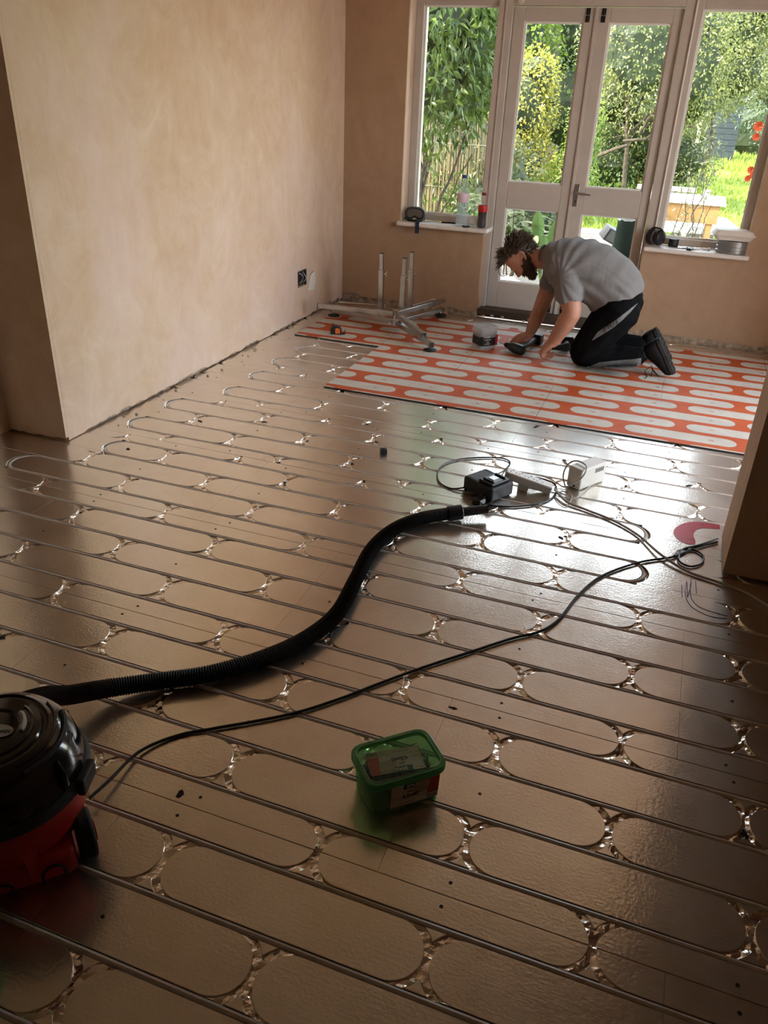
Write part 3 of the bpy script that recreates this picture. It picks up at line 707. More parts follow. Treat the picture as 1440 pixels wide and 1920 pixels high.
# shrubs and trees
plant('laurel_bush', 'laurel bush with large glossy leaves hanging over the reed screen', 'bush', (-2.55, 8.2, GZ),
      [((-2.55, 8.0, 1.55), (.62, .95, .62)), ((-2.45, 7.8, 2.2), (.75, .9, .8)), ((-2.75, 8.6, 2.5), (.8, 1.0, .9)), ((-2.25, 8.4, 1.9), (.45, .6, .75)), ((-2.3, 8.0, 2.75), (.6, .7, .5))], L_LAUREL, 8200, .105, .040, .02, 5, k=.42, droop=.55)
lb = empty('laurel_seedling', (-2.4, 8.3, GZ), 0, 'thin leafy stems in front of the reed screen', 'plant')
q = leaves('foliage', lb, L_LAUREL, [((-2.3, 8.5, .45), (.25, .4, .4)), ((-2.75, 8.3, .75), (.3, .3, .3))], 260, .09, .035, .4, .2); q.matrix_parent_inverse = lb.matrix_basis.inverted()
mb = MB(); limb(mb, (-2.6, 8.1, GZ), (-2.15, 8.3, 1.3), .02, .01, 3); limb(mb, (-2.4, 7.7, GZ), (-2.62, 8.2, 1.2), .014, .008, 5); limb(mb, (-2.62, 8.6, .1), (-2.2, 8.6, .95), .014, .006, 6); q = mb.build('stem', BARK, lb, True); q.matrix_parent_inverse = lb.matrix_basis.inverted()
plant('olive_brown_shrub', 'tall olive and brown leaved shrub left of the golden shrub', 'bush', (-2.75, 10.4, GZ),
      [((-2.75, 10.2, .75), (.75, 1.0, .8)), ((-2.8, 10.4, 1.7), (.7, 1.0, .7)), ((-2.95, 10.8, 2.6), (.62, 1.0, .7)), ((-2.45, 11.2, .5), (.6, .9, .6))], L_BROWN, 6500, .075, .032, .05, 4)
plant('golden_shrub', 'golden yellow shrub glowing in the sun beside the green column conifer', 'bush', (-2.75, 13.2, GZ),
      [((-2.75, 13.2, 1.3), (.62, .8, .75)), ((-2.7, 13.0, .55), (.75, .8, .6)), ((-2.6, 13.5, 1.75), (.42, .6, .40))], L_YEL, 6500, .06, .034, .05, 4)
plant('lime_tree', 'bright lime green tree rising behind the golden shrub', 'tree', (-4.0, 17.2, GZ),
      [((-4.0, 17.2, 3.2), (1.3, 1.4, 1.2)), ((-3.6, 17.0, 2.2), (.8, 1.2, 1.2)), ((-4.6, 17.8, 4.3), (1.5, 1.4, 1.2)), ((-3.7, 17.5, 4.4), (1.1, 1.2, 1.0))], L_LIME, 9000, .10, .06, .12, 4)
plant('dark_green_tree', 'darker green tree between the lime tree and the olive coloured tree', 'tree', (-3.0, 20, GZ),
      [((-3.1, 20, 2.7), (1.0, 1.2, 1.1)), ((-2.6, 20.4, 3.9), (1.4, 1.2, 1.3)), ((-2.9, 19.6, 1.3), (1.3, 1.0, 1.2))], L_GREEN, 7500, .09, .05, .1, 3)
plant('small_conifer', 'small dense green conifer between the two glazed doors', 'bush', (-1.72, 12.9, GZ),
      [((-1.72, 12.9, .5), (.34, .4, .62)), ((-1.66, 12.9, 1.15), (.30, .32, .60)), ((-1.9, 13.1, .2), (.4, .5, .4))], L_LIME, 5200, .05, .02, .03, 2)
bt = plant('olive_tree', 'large airy tree with pale olive leaves and bare limbs behind the right glazed door', 'tree', (-1.2, 16.2, GZ),
      [((-1.5, 16.2, 2.35), (1.0, 1.2, .85)), ((-.6, 16.0, 2.5), (1.0, 1.2, 1.0)), ((-1.1, 16.2, 3.5), (1.4, 1.4, 1.0)), ((-1.7, 16.8, 1.5), (.8, .8, .7)), ((-.4, 16.6, 1.55), (.8, .8, .6)), ((-1.1, 17.0, .9), (1.2, .6, .7)), ((-.3, 16.8, .6), (.7, .5, .6)), ((-1.2, 15.1, 2.3), (1.1, .45, 1.3)), ((-.35, 15.2, 2.0), (.6, .4, .9))], L_OLIVE, 30000, .062, .03, .05, 6, k=.5, shell=.25)
mb = MB(); limb(mb, (-1.75, 15.9, .60), (-.35, 15.5, 1.25), .035, .012, 8, 12, wob=.16); limb(mb, (-1.1, 15.8, 1.0), (-.6, 15.6, 1.9), .035, .012, 4); limb(mb, (-.75, 15.6, 1.2), (-.25, 15.4, 1.15), .03, .015, 9); q = mb.build('limb', BARK, bt, True); q.matrix_parent_inverse = bt.matrix_basis.inverted()
plant('under_shrub', 'dark low shrubs under the airy olive tree', 'bush', (-1.5, 17.3, GZ),
      [((-1.6, 17.2, .45), (1.0, .7, .6)), ((-.6, 17.6, .4), (.9, .7, .55))], L_GREEN, 4200, .07, .035, .03, 2)
plant('round_topped_bush', 'big grey green rounded tree above the blue shed', 'tree', (.1, 22.4, GZ),
      [((.05, 22.4, 3.0), (1.15, 1.3, 1.3)), ((.3, 22.2, 2.1), (1.0, 1.1, .75)), ((-.25, 22.6, 4.0), (1.0, 1.2, .9)), ((.55, 22.4, 3.6), (.75, 1.0, .9)), ((-.5, 22.6, 1.6), (.6, .8, .9))], L_OLIVE, 19000, .075, .04, .05, 4, k=.6)
plant('dark_conifer', 'tall dark conifer at the right behind the rounded tree', 'tree', (1.6, 27.5, GZ),
      [((1.7, 27.5, 2.4), (1.5, 1.4, 1.7)), ((1.9, 27.8, 4.6), (1.6, 1.4, 1.4)), ((.9, 28.5, 5.2), (1.2, 1.2, .9))], L_DARK, 9000, .13, .05, .15, 4, k=.55, shell=.35)
plant('garden_end_hedge', 'dark hedge closing off the end of the garden behind the shed', 'hedge', (.5, 35, GZ),
      [((-1.0, 35, .7), (2.6, 1.0, 1.5)), ((2.4, 34.5, .8), (2.4, 1.0, 1.6)), ((-5, 35, 1.2), (3, 1.2, 2.0)), ((-8, 33, 2.5), (3, 1.5, 3.5))], L_DARK, 9000, .14, .06, .1, 2, k=.75)
plant('far_tree', 'far green trees closing the view left of the shed', 'tree', (-3, 38, GZ),
      [((-3.0, 38, 4.2), (3.0, 2, 3.0)), ((-7.5, 38, 5.0), (3.2, 2, 3.6)), ((.6, 39, 4.6), (2.6, 2, 2.4)), ((4.6, 38, 4.0), (2.8, 2, 3.6))], L_GREEN, 12000, .22, .11, .2, 4, k=.7)
plant('low_border_shrub', 'low dark green border shrub behind the variegated plant', 'bush', (-2.1, 9.3, GZ),
      [((-2.2, 9.4, .30), (.5, .4, .5)), ((-1.65, 9.3, .25), (.45, .4, .45))], L_GREEN, 2600, .07, .035, .03, 2)
# young olive by the right window
yo = empty('young_olive', tuple(fl(1296, 448, GZ)), 0, 'young olive plant with grey green leaves just outside the right window', 'plant'); yo.location = (.0, 7.55, GZ)
mb = MB(); tw = []
for i, (sx, top) in enumerate(((0, 1.38), (.06, 1.08), (-.07, 1.15), (.10, .85), (-.10, .95), (.03, 1.22))):
    tw.append(limb(mb, (sx*.3-.01, 7.55, GZ), (sx*1.4+.02, 7.55+random.uniform(-.1, .1), top), .008, .002, i*2.3, 10, .05))
kids = [mb.build('stem', BARK, yo, True)]
blobs = [((p.x, p.y, p.z), (.05, .05, .07)) for t_ in tw for p in t_[3:]] + [((.02, 7.55, .45), (.2, .16, .28)), ((.05, 7.55, .2), (.24, .18, .25))]
kids.append(leaves('foliage', yo, L_PALE, blobs, 620, .060, .012, .1, .2))
for q in kids: q.matrix_parent_inverse = yo.matrix_basis.inverted()
# shed
SHED = mat('blue_grey_boards', (.022, .031, .037), .75, noise_amt=.2, noise_scale=6, bump=.3, bump_scale=20)
b_ = fl(1345, 304, GZ); sh = empty('garden_shed', (b_.x, b_.y+.6, GZ), 0, 'narrow blue grey shed clad in horizontal boards at the garden end', 'shed')
s_ = b_.y/1486*1.09; W_ = 44*s_; Ht = 98*s_
kids = []
for i in range(13):
    z0 = GZ+Ht*i/13; mb = MB(); mb.box((b_.x-W_*.55, b_.y-.02, z0), (b_.x+W_*.45, b_.y, z0+Ht/13*.93)); mb.box((b_.x-W_*.55, b_.y, z0), (b_.x-W_*.55+.02, b_.y+1.2, z0+Ht/13*.93)); kids.append(mb.build('cladding_board', SHED, sh))
mb = MB(); mb.box((b_.x-W_*.53, b_.y+.005, GZ), (b_.x+W_*.44, b_.y+1.2, GZ+Ht*.99)); kids.append(mb.build('shed_body', mat('shed_shadow', (.05, .06, .07), .9), sh))
mb = MB(); mb.box((b_.x-W_*.62, b_.y-.1, GZ+Ht), (b_.x+W_*.5, b_.y+1.3, GZ+Ht+.05)); kids.append(mb.build('roof', mat('shed_roof', (.16, .18, .19), .7), sh))
for q in kids: q.matrix_parent_inverse = sh.matrix_basis.inverted()
# timber arch beside the shed
AR = mat('pale_timber', (.45, .40, .26), .8, noise_amt=.2, noise_scale=10)
ga = empty('garden_arch', (-.9, 27.5, GZ), 0, 'weathered timber arch with braces beside the shed', 'arch')
kids = []
pA, pB = atY(1312, 290, 27.5), atY(1330, 225, 27.5); xA = pA.x-.15
for x in (xA, xA-.75):
    mb = MB(); mb.box((x-.05, 27.45, GZ), (x+.05, 27.55, pB.z+.1)); kids.append(mb.build('post', AR, ga))
mb = MB(); mb.box((xA-.95, 27.44, pB.z+.1), (xA+.2, 27.56, pB.z+.2)); kids.append(mb.build('beam', AR, ga))
for s in (-1, 1):
    mb = MB(); x = xA if s > 0 else xA-.75; mb.bar((x, 27.5, pB.z-.25), (x-s*.3, 27.5, pB.z+.1), .06, .06); kids.append(mb.build('brace', AR, ga))
for i in range(3):
    mb = MB(); x = xA-.62+i*.25; mb.box((x-.05, 27.7, GZ), (x+.05, 27.74, pB.z-.3)); kids.append(mb.build('gate_bar', BLACKMETAL, ga))
for q in kids: q.matrix_parent_inverse = ga.matrix_basis.inverted()
# tables and things on the deck
PALEWOOD = mat('pale_weathered_wood', (.30, .275, .24), .6, noise_amt=.12, noise_scale=15, stretch=(.2, 2, 2)); OCHRE = mat('ochre_plywood', (.30, .165, .055), .6, noise_amt=.15, noise_scale=12)
tz = .60; c1 = fl(1362, 384, tz); c2 = fl(1243, 352, tz)
tb = empty('garden_table', (c1.x-.55, c1.y+.3, GZ), 0, 'ochre boarded garden table with a white top on the deck', 'table'); kids = []
x0, x1, y0, y1 = c1.x-1.05, c1.x, c1.y, c1.y+.85
mb = MB(); mb.box((x0, y0, tz-.02), (x1, y1, tz)); kids.append(mb.build('table_top', mat('white_table_top', (.55, .54, .52), .5), tb))
mb = MB(); mb.box((x0+.02, y0+.02, tz-.20), (x1-.05, y0+.05, tz-.02)); kids.append(mb.build('apron', OCHRE, tb))
mb = MB(); mb.box((x0+.02, y0+.06, tz-.2), (x1-.1, y1-.06, tz-.03)); kids.append(mb.build('drawer_box', OCHRE, tb))
for x in (x0+.06, x1-.12):
    for y in (y0+.06, y1-.06):
        mb = MB(); mb.box((x-.03, y-.03, GZ), (x+.03, y+.03, tz-.02)); kids.append(mb.build('leg', OCHRE, tb))
for q in kids: q.matrix_parent_inverse = tb.matrix_basis.inverted()
cp = fl(1322, 376, tz); mb = MB(); mb.lathe([(.028, 0), (.040, .095), (.042, .097), (.038, .095), (.027, .004)], 16)
o = mb.build('paper_cup', mat('grey_card', (.22, .22, .21), .6), None, True); o.location = (cp.x, cp.y+.08, tz+.0005); tag(o, 'small grey paper cup on the white garden table top', 'cup')
be = empty('garden_bench', (c1.x-.55, c1.y+1.6, GZ), 0, 'pale slatted bench behind the white topped garden table', 'bench'); kids = []
bx0, bx1, by = c1.x-.95, c1.x-.35, c1.y+1.5
for i in range(9):
    mb = MB(); x = bx0+(bx1-bx0)*i/8; mb.box((x-.015, by, .40), (x+.015, by+.03, .56)); kids.append(mb.build('slat', PALEWOOD, be))
for z in (.38, .56):
    mb = MB(); mb.box((bx0-.04, by-.01, z), (bx1+.04, by+.04, z+.05)); kids.append(mb.build('rail', PALEWOOD, be))
for x in (bx0, bx1):
    mb = MB(); mb.box((x-.03, by, GZ), (x+.03, by+.05, .38)); kids.append(mb.build('leg', PALEWOOD, be))
for q in kids: q.matrix_parent_inverse = be.matrix_basis.inverted()
sa = fl(1390, 440, .12); mb = MB(); mb.prism([(sa.x+.05, sa.y), (sa.x-.15, sa.y+1.5), (sa.x-.95, sa.y+1.9), (sa.x-1.0, sa.y-.2)], .10, .13)
tag(mb.build('grey_board', mat('blue_grey_sheet', (.34, .38, .40), .5, noise_amt=.1)), 'pale blue grey sheet lying low outside the right window', 'board')
bpy.data.objects['grey_board'].location.z = 0
mb = MB(); mb.box((sa.x-.8, sa.y+.2, GZ), (sa.x-.3, sa.y+1.3, .10)); tag(mb.build('timber_crate', PALEWOOD), 'low timber crate under the blue grey sheet outside', 'crate')
st = fl(1194, 352, GZ); mb = MB(); mb.box((st.x-.05, st.y-.05, GZ-.1), (st.x+.05, st.y+.05, .62)); tag(mb.build('wooden_stake', OCHRE), 'ochre wooden stake standing at the edge of the lawn', 'stake')
pz = .34; pc = atY(1150, 452, 7.2); dt = empty('slatted_table', (pc.x, 7.4, GZ), 0, 'low pale slatted table just outside the right glazed door', 'table'); kids = []
pz = pc.z-.06
for i in range(7):
    mb = MB(); y = 7.1+i*.085; mb.box((pc.x-.38, y, pz-.022), (pc.x+.30, y+.075, pz)); kids.append(mb.build('slat', PALEWOOD, dt))
for x in (pc.x-.32, pc.x+.24):
    for y in (7.14, 7.62):
        mb = MB(); mb.box((x-.022, y-.022, GZ), (x+.022, y+.022, pz-.022)); kids.append(mb.build('leg', PALEWOOD, dt))
for q in kids: q.matrix_parent_inverse = dt.matrix_basis.inverted()
pcl = atY(1146, 452, 7.25); Mx = Matrix.Translation((pcl.x, 7.25, pz+.098)) @ Matrix.Rotation(.5, 4, 'Y') @ Matrix.Rotation(.5, 4, 'Z')
rb = empty('plastic_case', (pcl.x, 7.25, pz), 0, 'dark grey plastic case tilted on the slatted table outside', 'case'); kids = []
mb = MB(); mb.cbox((0, 0, 0), (.17, .12, .11), Mx); kids.append(mb.build('body', mat('dark_grey_plastic', (.045, .045, .05), .5), rb, bevel=.008))
mb = MB(); mb.cbox((0, -.062, 0), (.13, .006, .08), Mx); kids.append(mb.build('front_panel', mat('grey_plastic', (.12, .12, .125), .5), rb, bevel=.002))
for q in kids: q.matrix_parent_inverse = rb.matrix_basis.inverted()
# dark green sack
sk = atY(1176, 440, 6.95); so_ = empty('garden_sack', (sk.x, 6.95, GZ), 0, 'tall dark green sack with a pale open top outside the right door', 'sack'); mb = MB(); rings = []
zt = atY(1180, 410, 6.95).z
for j in range(15):
    z = GZ+(zt-GZ)*j/14; ring = []
    for i in range(20):
        a = 6.283*i/20; rr = .105*(1+.10*noise.noise((math.cos(a)*2, math.sin(a)*2, z*6)))*(1-.12*(j/14)**3); ring.append((sk.x+rr*math.cos(a), 6.95+rr*math.sin(a), z))
    rings.append(ring)
mb.rings(rings, cap1=False); kids = [mb.build('bag', mat('dark_green_plastic', (.010, .016, .013), .85, spec=.1, noise_amt=.4, noise_scale=14), so_, True)]
mb = MB(); mb.lathe([(.085, zt-.03), (.097, zt+.006), (.09, zt+.012), (.06, zt-.01), (.01, zt-.012)], 20, (sk.x, 6.95, 0)); kids.append(mb.build('pale_lining', mat('pale_blue_lining', (.40, .46, .50), .5), so_, True))
for q in kids: q.matrix_parent_inverse = so_.matrix_basis.inverted()
# blue grey tarp on the deck by the left glazed door
mb = MB(); vs = []; fs = []; nx, ny = 26, 20
for j in range(ny+1):
    for i in range(nx+1):
        x = -1.80+.85*i/nx; y = 6.75+1.0*j/ny; e = min(i, nx-i, j, ny-j)/4.0
        vs.append((x, y, GZ+.01+min(1, e)*(.10+.09*noise.noise((x*3, y*3, 2))+.05*abs(noise.noise((x*9, y*7, 6))))))
for j in range(ny):
    for i in range(nx): q = j*(nx+1)+i; fs.append((q, q+1, q+nx+2, q+nx+1))
mb.add(vs, fs); tag(mb.build('tarpaulin', mat('blue_grey_tarp', (.20, .235, .27), .4, noise_amt=.25, noise_scale=8), None, True), 'crumpled blue grey tarpaulin on the deck outside the left door', 'tarpaulin')
# big leaved plants
def big_leaf(mb, p, d, L, W, up=(0, 0, 1), curl=.35):
    p = Vector(p); d = Vector(d).normalized(); s = d.cross(Vector(up)).normalized(); n_ = s.cross(d); N = 8; vs = []; fs = []
    for i in range(N+1):
        t_ = i/N; c = p + d*L*t_ - Vector((0, 0, 1))*curl*L*t_*t_; wv = W*.5*math.sin(math.pi*min(1, t_*.92+.06))**.8
        vs += [c - s*wv + n_*wv*.35, c, c + s*wv + n_*wv*.35]
    for i in range(N):
        a = i*3; fs += [(a, a+1, a+4, a+3), (a+1, a+2, a+5, a+4)]
    mb.add(vs, fs)
def stripe_leaf_mat():
    m = leaf_mat('variegated_leaf', (.06, .10, .035), (.34, .35, .20), .35); return m
VAR = stripe_leaf_mat(); CANNA = leaf_mat('broad_green_leaf', (.055, .12, .035), (.13, .20, .05), .4)
vp = empty('variegated_plant', (-1.45, 7.9, GZ), 0, 'plant with long cream edged leaves outside the left glazed door', 'plant')
for i in range(80):
    a = random.uniform(0, 6.28); mb = MB(); p = (-1.62+random.uniform(-.3, .3), 8.05+random.uniform(-.3, .3), random.uniform(.2, .62)); big_leaf(mb, p, (math.cos(a), math.sin(a), random.uniform(.1, .9)), random.uniform(.22, .36), random.uniform(.05, .075)); q = mb.build('leaf', VAR, vp, True); q.matrix_parent_inverse = vp.matrix_basis.inverted()
mb = MB()
for i in range(8): limb(mb, (-1.62+.05*math.cos(i), 8.05+.05*math.sin(i), GZ), (-1.62+.25*math.cos(i), 8.05+.25*math.sin(i), .55), .008, .004, i)
q = mb.build('stem', BARK, vp); q.matrix_parent_inverse = vp.matrix_basis.inverted()
cn = empty('broad_leaf_plant', (-1.2, 7.8, GZ), 0, 'plant with very broad upright green leaves behind the kneeling man', 'plant')
for (x, z, a, L, W) in ((-1.28, .30, 1.7, .34, .12), (-1.13, .36, .8, .30, .13), (-1.16, .25, 1.25, .34, .11), (-1.32, .22, 2.2, .28, .10), (-1.08, .22, .6, .30, .11), (-1.22, .12, 1.5, .30, .11)):
    mb = MB(); big_leaf(mb, (x, 7.75, z), (math.cos(a)*.5, -.25, math.sin(a)), L, W, (0, -1, .2), .12); q = mb.build('leaf', CANNA, cn, True); q.matrix_parent_inverse = cn.matrix_basis.inverted()
mb = MB()
for x in (-1.26, -1.16, -1.1, -1.3, -1.05): limb(mb, (-1.2, 7.8, GZ), (x, 7.75, .3), .012, .008, x)
q = mb.build('stem', L_GREEN, cn); q.matrix_parent_inverse = cn.matrix_basis.inverted()
# orange flowers at the right edge of the right window
OR = mat('orange_petal', (.55, .075, .015), .5); of_ = empty('orange_flower', (.45, 6.75, GZ), 0, 'orange red flowers on a leggy stem at the right window edge', 'flower'); kids = []
mb = MB(); limb(mb, (.46, 6.75, GZ), (.47, 6.72, 1.5), .006, .003, 2); kids.append(mb.build('stem', L_LIME, of_))
for (px, py, s) in ((1422, 236, .026), (1418, 256, .02), (1408, 318, .02), (1402, 334, .018), (1411, 328, .018)):
    p = atY(px, py, 6.7); mb = MB()
    for i in range(9):
        a = 6.283*i/9; d = Vector((math.cos(a), -.35, math.sin(a))); big_leaf(mb, p, d, s*1.5, s*.9, (0, -1, .1), .1)
    mb.ball(p, s*.35, 8, 6); kids.append(mb.build('bloom', OR, of_, True))
mb = MB()
for (px, py) in ((1432, 200), (1428, 205), (1436, 212), (1436, 235)):
    p = atY(px, py, 6.7); big_leaf(mb, p, (-1, 0, .2), .05, .025)
kids.append(mb.build('leaves', L_LIME, of_, True))
for q in kids: q.matrix_parent_inverse = of_.matrix_basis.inverted()
# ------------------------------------------------------------------ things on the floor
BLK = mat('black_plastic', (.012, .012, .013), .32); BLKM = mat('black_matt_plastic', (.015, .015, .016), .55, noise_amt=.3, noise_scale=40)
GLOSSBLK = mat('glossy_black_dome', (.010, .010, .011), .14, coat=.6)
RED = mat('red_plastic', (.42, .018, .012), .42, noise_amt=.15, noise_scale=12, bump=.1, bump_scale=80)
RUBBER = mat('black_rubber', (.018, .017, .016), .7, noise_amt=.3, noise_scale=30)
WPLAST = mat('ivory_plastic', (.66, .62, .55), .38)
GREYPRINT = mat('pale_grey_print', (.55, .53, .50), .5)
def fit(root, kids):
    for k in kids: k.matrix_parent_inverse = root.matrix_basis.inverted()
def Mloc(o): return o.matrix_world.copy()
# ---- vacuum cleaner (built about its own centre; u = along the side facing us, n = towards us)
VC = Vector((-1.128, .872, 0)); ang = math.atan2(.77, .64)           # local x along the face
vac = empty('vacuum_cleaner', VC, ang, 'red drum vacuum cleaner with a glossy black domed head at the left edge', 'vacuum cleaner')
mb = MB(); mb.lathe([(.120, .055), (.150, .075), (.158, .10), (.162, .19), (.162, .205)], 48); drum = mb.build('drum', RED, vac, True)
mb = MB()
prof = [(-.118, -.150), (.098, -.168), (.104, -.150), (.112, .12), (.09, .16), (-.112, .16), (-.125, .12)]
mb.prism(prof, .022, .085); base = mb.build('base', RED, vac, True, bevel=.012, seg=3)
for sx in (-.045, .055):                                             # raised arches moulded into the base
    pts = [(sx+.022*math.cos(a), -.1665+.0015*0-.0022, .045+.022*math.sin(a)) for a in [math.pi*i/10 for i in range(11)]]
    pts = [(sx+.022, pts[0][1], .026)] + pts + [(sx-.022, pts[-1][1], .026)]
    mb = MB(); mb.tube(pts, .0026, 6); mb.build('moulded_arch', RUBBER, base)
mb = MB(); mb.add([(.006, -.165, .118), (.034, -.158, .118), (.016, -.172, .04), (.030, -.150, .135), (.012, -.152, .135)], [(0, 2, 1), (0, 1, 3, 4), (1, 2, 3), (0, 4, 2), (2, 4, 3)]); mb.build('moulded_fin', RED, base)
mb = MB(); mb.lathe([(.160, .186), (.178, .190), (.180, .207), (.174, .214), (.168, .216)], 48); mb.build('rim', BLKM, vac, True)
for a in (-.55, .75, 2.3, 4.0):
    M_ = Matrix.Rotation(a, 4, 'Z'); mb = MB(); mb.box((.172, -.034, .180), (.190, .034, .222), M_); mb.build('clip', BLKM, vac, bevel=.005)
dome_p = [(.169, .212), (.1695, .225), (.166, .250), (.155, .278), (.137, .301), (.116, .314), (.112, .3155)]
mb = MB(); mb.lathe(dome_p + [(.108, .311), (.102, .311), (.098, .3165), (.06, .3225), (.055, .318), (.05, .3185), (.004, .321)], 64); dome = mb.build('domed_head', GLOSSBLK, vac, True, angle=25)
for a0, a1, r_, z in ((-1.5, .5, .083, .3205), (-1.3, .35, .125, .311)):
    mb = MB(); mb.tube([(r_*math.cos(a0+(a1-a0)*i/16), r_*math.sin(a0+(a1-a0)*i/16), z) for i in range(17)], .0028, 6); mb.build('raised_rib', GLOSSBLK, dome, True)
mb = MB()                                                            # curved step where the cable winder sits
mb.add([], []); pts = []
for i in range(15):
    a = -1.25+1.35*i/14; pts.append((.141*math.cos(a), .141*math.sin(a), .300))
mb.tube(pts, .006, 6); mb.build('winder_step', BLKM, dome, True)
mb = MB(); mb.tube([(.105, -.115, .285), (.112, -.128, .262), (.112, -.133, .238), (.108, -.134, .222)], lambda k: (.004, .007, .008, .003)[k], 8); mb.build('handle_lug', GLOSSBLK, dome, True)
mb = MB(); mb.tube([(.066*math.cos(a), .066*math.sin(a), .3232) for a in [-.55+.9*i/10 for i in range(11)]], lambda k: .006 if 0 < k < 10 else .004, 6); mb.build('white_arc_mark', GREYPRINT, dome, True)
CRv = Vector((CR.x, CR.y, 0)).normalized(); RZi = Matrix.Rotation(-ang, 4, 'Z'); tx = RZi @ CRv; ty = RZi @ Vector((-CRv.y, CRv.x, 0))
top_mark = mat('silver_print', (.5, .49, .47), .5)
oc = RZi @ (Vector((fl(8, 1366, .323).x, fl(8, 1366, .323).y, 0)) - VC)
mb = MB(); mb.lathe([(.030, 0), (.030, .0004)], 28, M=frameM((oc.x-.012, oc.y, .3215), tx, ty) @ Matrix.Scale(.62, 4, (0, 1, 0))); mb.build('badge', top_mark, dome)
text_mesh('badge_lettering', 'Numatic', .0155, frameM((oc.x-.012, oc.y, .3222), tx, ty), BLK, dome, .0002, .0003)
for s in (-1, 1):
    mb = MB(); x0 = .112 if s > 0 else -.150; mb.cyl((x0, -.105, .055), (x0+.036, -.105, .055), .0545, n=36); wh = mb.build('wheel', RUBBER, vac, True, bevel=.008, seg=3)
    mb = MB(); mb.cyl((x0+.036*(s > 0), -.105, .055), (x0+.036*(s > 0)+s*.004, -.105, .055), .022, n=24); mb.build('hub_cap', RED, wh, True)
for sx in (-.07, .07):
    mb = MB(); mb.ball((sx, .14, .014), .0135, 12, 8); mb.build('castor', RUBBER, vac, True)
# hose
HP_ = [fl(30, 1322, .20), fl(85, 1306, .135), fl(130, 1303, .085), fl(200, 1291, .045), fl(290, 1278, .028), fl(400, 1262, .0275), fl(500, 1232, .0275), fl(575, 1197, .0275), fl(632, 1150, .0275), fl(668, 1085, .0275), fl(697, 1030, .0275), fl(738, 993, .0275), fl(790, 972, .0275), fl(848, 962, .033)]
cl = smooth_path(HP_, 60); dist = [0]
for i in range(1, len(cl)): dist.append(dist[-1]+(cl[i]-cl[i-1]).length)
pts = []; step = .0036; L = dist[-1]; j = 0
for k in range(int(L/step)):
    s = k*step
    while dist[j+1] < s: j += 1
    pts.append(cl[j].lerp(cl[j+1], (s-dist[j])/max(1e-6, dist[j+1]-dist[j])))
ho = empty('vacuum_hose', fl(400, 1262, 0), 0, 'black corrugated vacuum hose curving across the foil floor', 'hose')
mb = MB(); mb.tube(pts, lambda k: .0262 if k % 2 else .0222, 14); k1 = mb.build('corrugated_tube', BLKM, ho, False)
k1.data.polygons.foreach_set('use_smooth', [False]*len(k1.data.polygons))
e0 = pts[-1]; e1 = fl(862, 960, .034); e2 = fl(908, 955, .040); d = (e2-e0).normalized()
mb = MB(); mb.cyl(e0-d*.012, e0+d*.045, .0300, .0300, 24); k2 = mb.build('cuff', BLK, ho, True, bevel=.003)
mb = MB(); a = e0+d*.040; q = e0+d*.150
mb.cyl(a, q, .0190, .0180, 24, False); mb.cyl(q, a, .0155, .0165, 24, False); mb.cyl(q-d*.0001, q+d*.0001, .0186, .0155, 24, False)
mb.cyl(a+d*.02, a+d*.021, .0001, .0165, 24, False); k3 = mb.build('nozzle', BLK, ho, True)
fit(ho, [k1, k2, k3])
# ---- cables
def cable(name, label, px, r_, m, z=None, k=10):
    P = [fl(p[0], p[1], p[2] if len(p) > 2 else r_+.0016) for p in px]; mb = MB(); mb.tube(smooth_path(P, k), r_, 8)
    o = mb.build(name, m, None, True); return tag(o, label, 'cable')
CABB = mat('black_cable', (.012, .012, .012), .4); CABW = mat('grey_white_cable', (.46, .43, .39), .45)
cable('black_flex', 'long black cord from the vacuum crossing the foil floor to the nib wall',
      [(168, 1496, .03), (205, 1463, .022), (262, 1409, .010), (330, 1380, .005), (400, 1366), (480, 1352), (560, 1335), (640, 1309), (720, 1278), (800, 1249), (880, 1223), (960, 1197), (1012, 1184), (1048, 1161), (1085, 1115), (1130, 1079), (1200, 1054), (1262, 1044), (1300, 1028), (1345, 1016)], .0042, CABB)
cable('coiled_cord_loop', 'small black loop of cord lying beside the foot of the nib wall',
      [(1264, 1042, .010), (1274, 1032, .007), (1300, 1031), (1318, 1042), (1316, 1056), (1296, 1062), (1278, 1056), (1272, 1046, .007), (1280, 1030, .012), (1310, 1022, .012), (1346, 1010, .008)], .0036, CABB)
cable('extension_cable', 'grey white extension lead running from the socket strip past the nib wall',
      [(1040, 917, .016), (1062, 940, .010), (1100, 956), (1150, 976), (1196, 1003), (1238, 1039, .012), (1290, 1072), (1348, 1092), (1400, 1112), (1440, 1136), (1500, 1170)], .0048, CABW)
cable('charger_cord', 'thin black charger cord looping on the floor behind the black charger',
      [(876, 913, .018), (846, 916), (822, 901), (826, 876), (862, 861), (930, 858), (956, 866), (945, 882), (930, 890, .03)], .0036, CABB)
cable('strip_cord', 'thin black cord curving around the white socket strip',
      [(970, 893, .045), (1010, 896, .030), (1040, 908, .012), (1040, 928), (1015, 943), (960, 950), (905, 946), (895, 940, .012)], .0036, CABB)
cable('white_adaptor_lead', 'thin white lead looped around the white adaptor box',
      [(1062, 919, .006), (1056, 893, .035), (1064, 872, .075), (1080, 864, .104), (1098, 872, .106), (1098, 885, .096), (1086, 900, .065), (1060, 913, .030), (1044, 905, .020)], .0036, CABW)
cable('thin_white_lead', 'tangled thin white lead between the socket strip and adaptor',
      [(1040, 917, .012), (1060, 918, .004), (1072, 930, .004), (1062, 949, .004), (1044, 938, .004), (1042, 926, .004), (1075, 935, .005), (1110, 908, .006), (1132, 884, .02)], .0022, CABW)
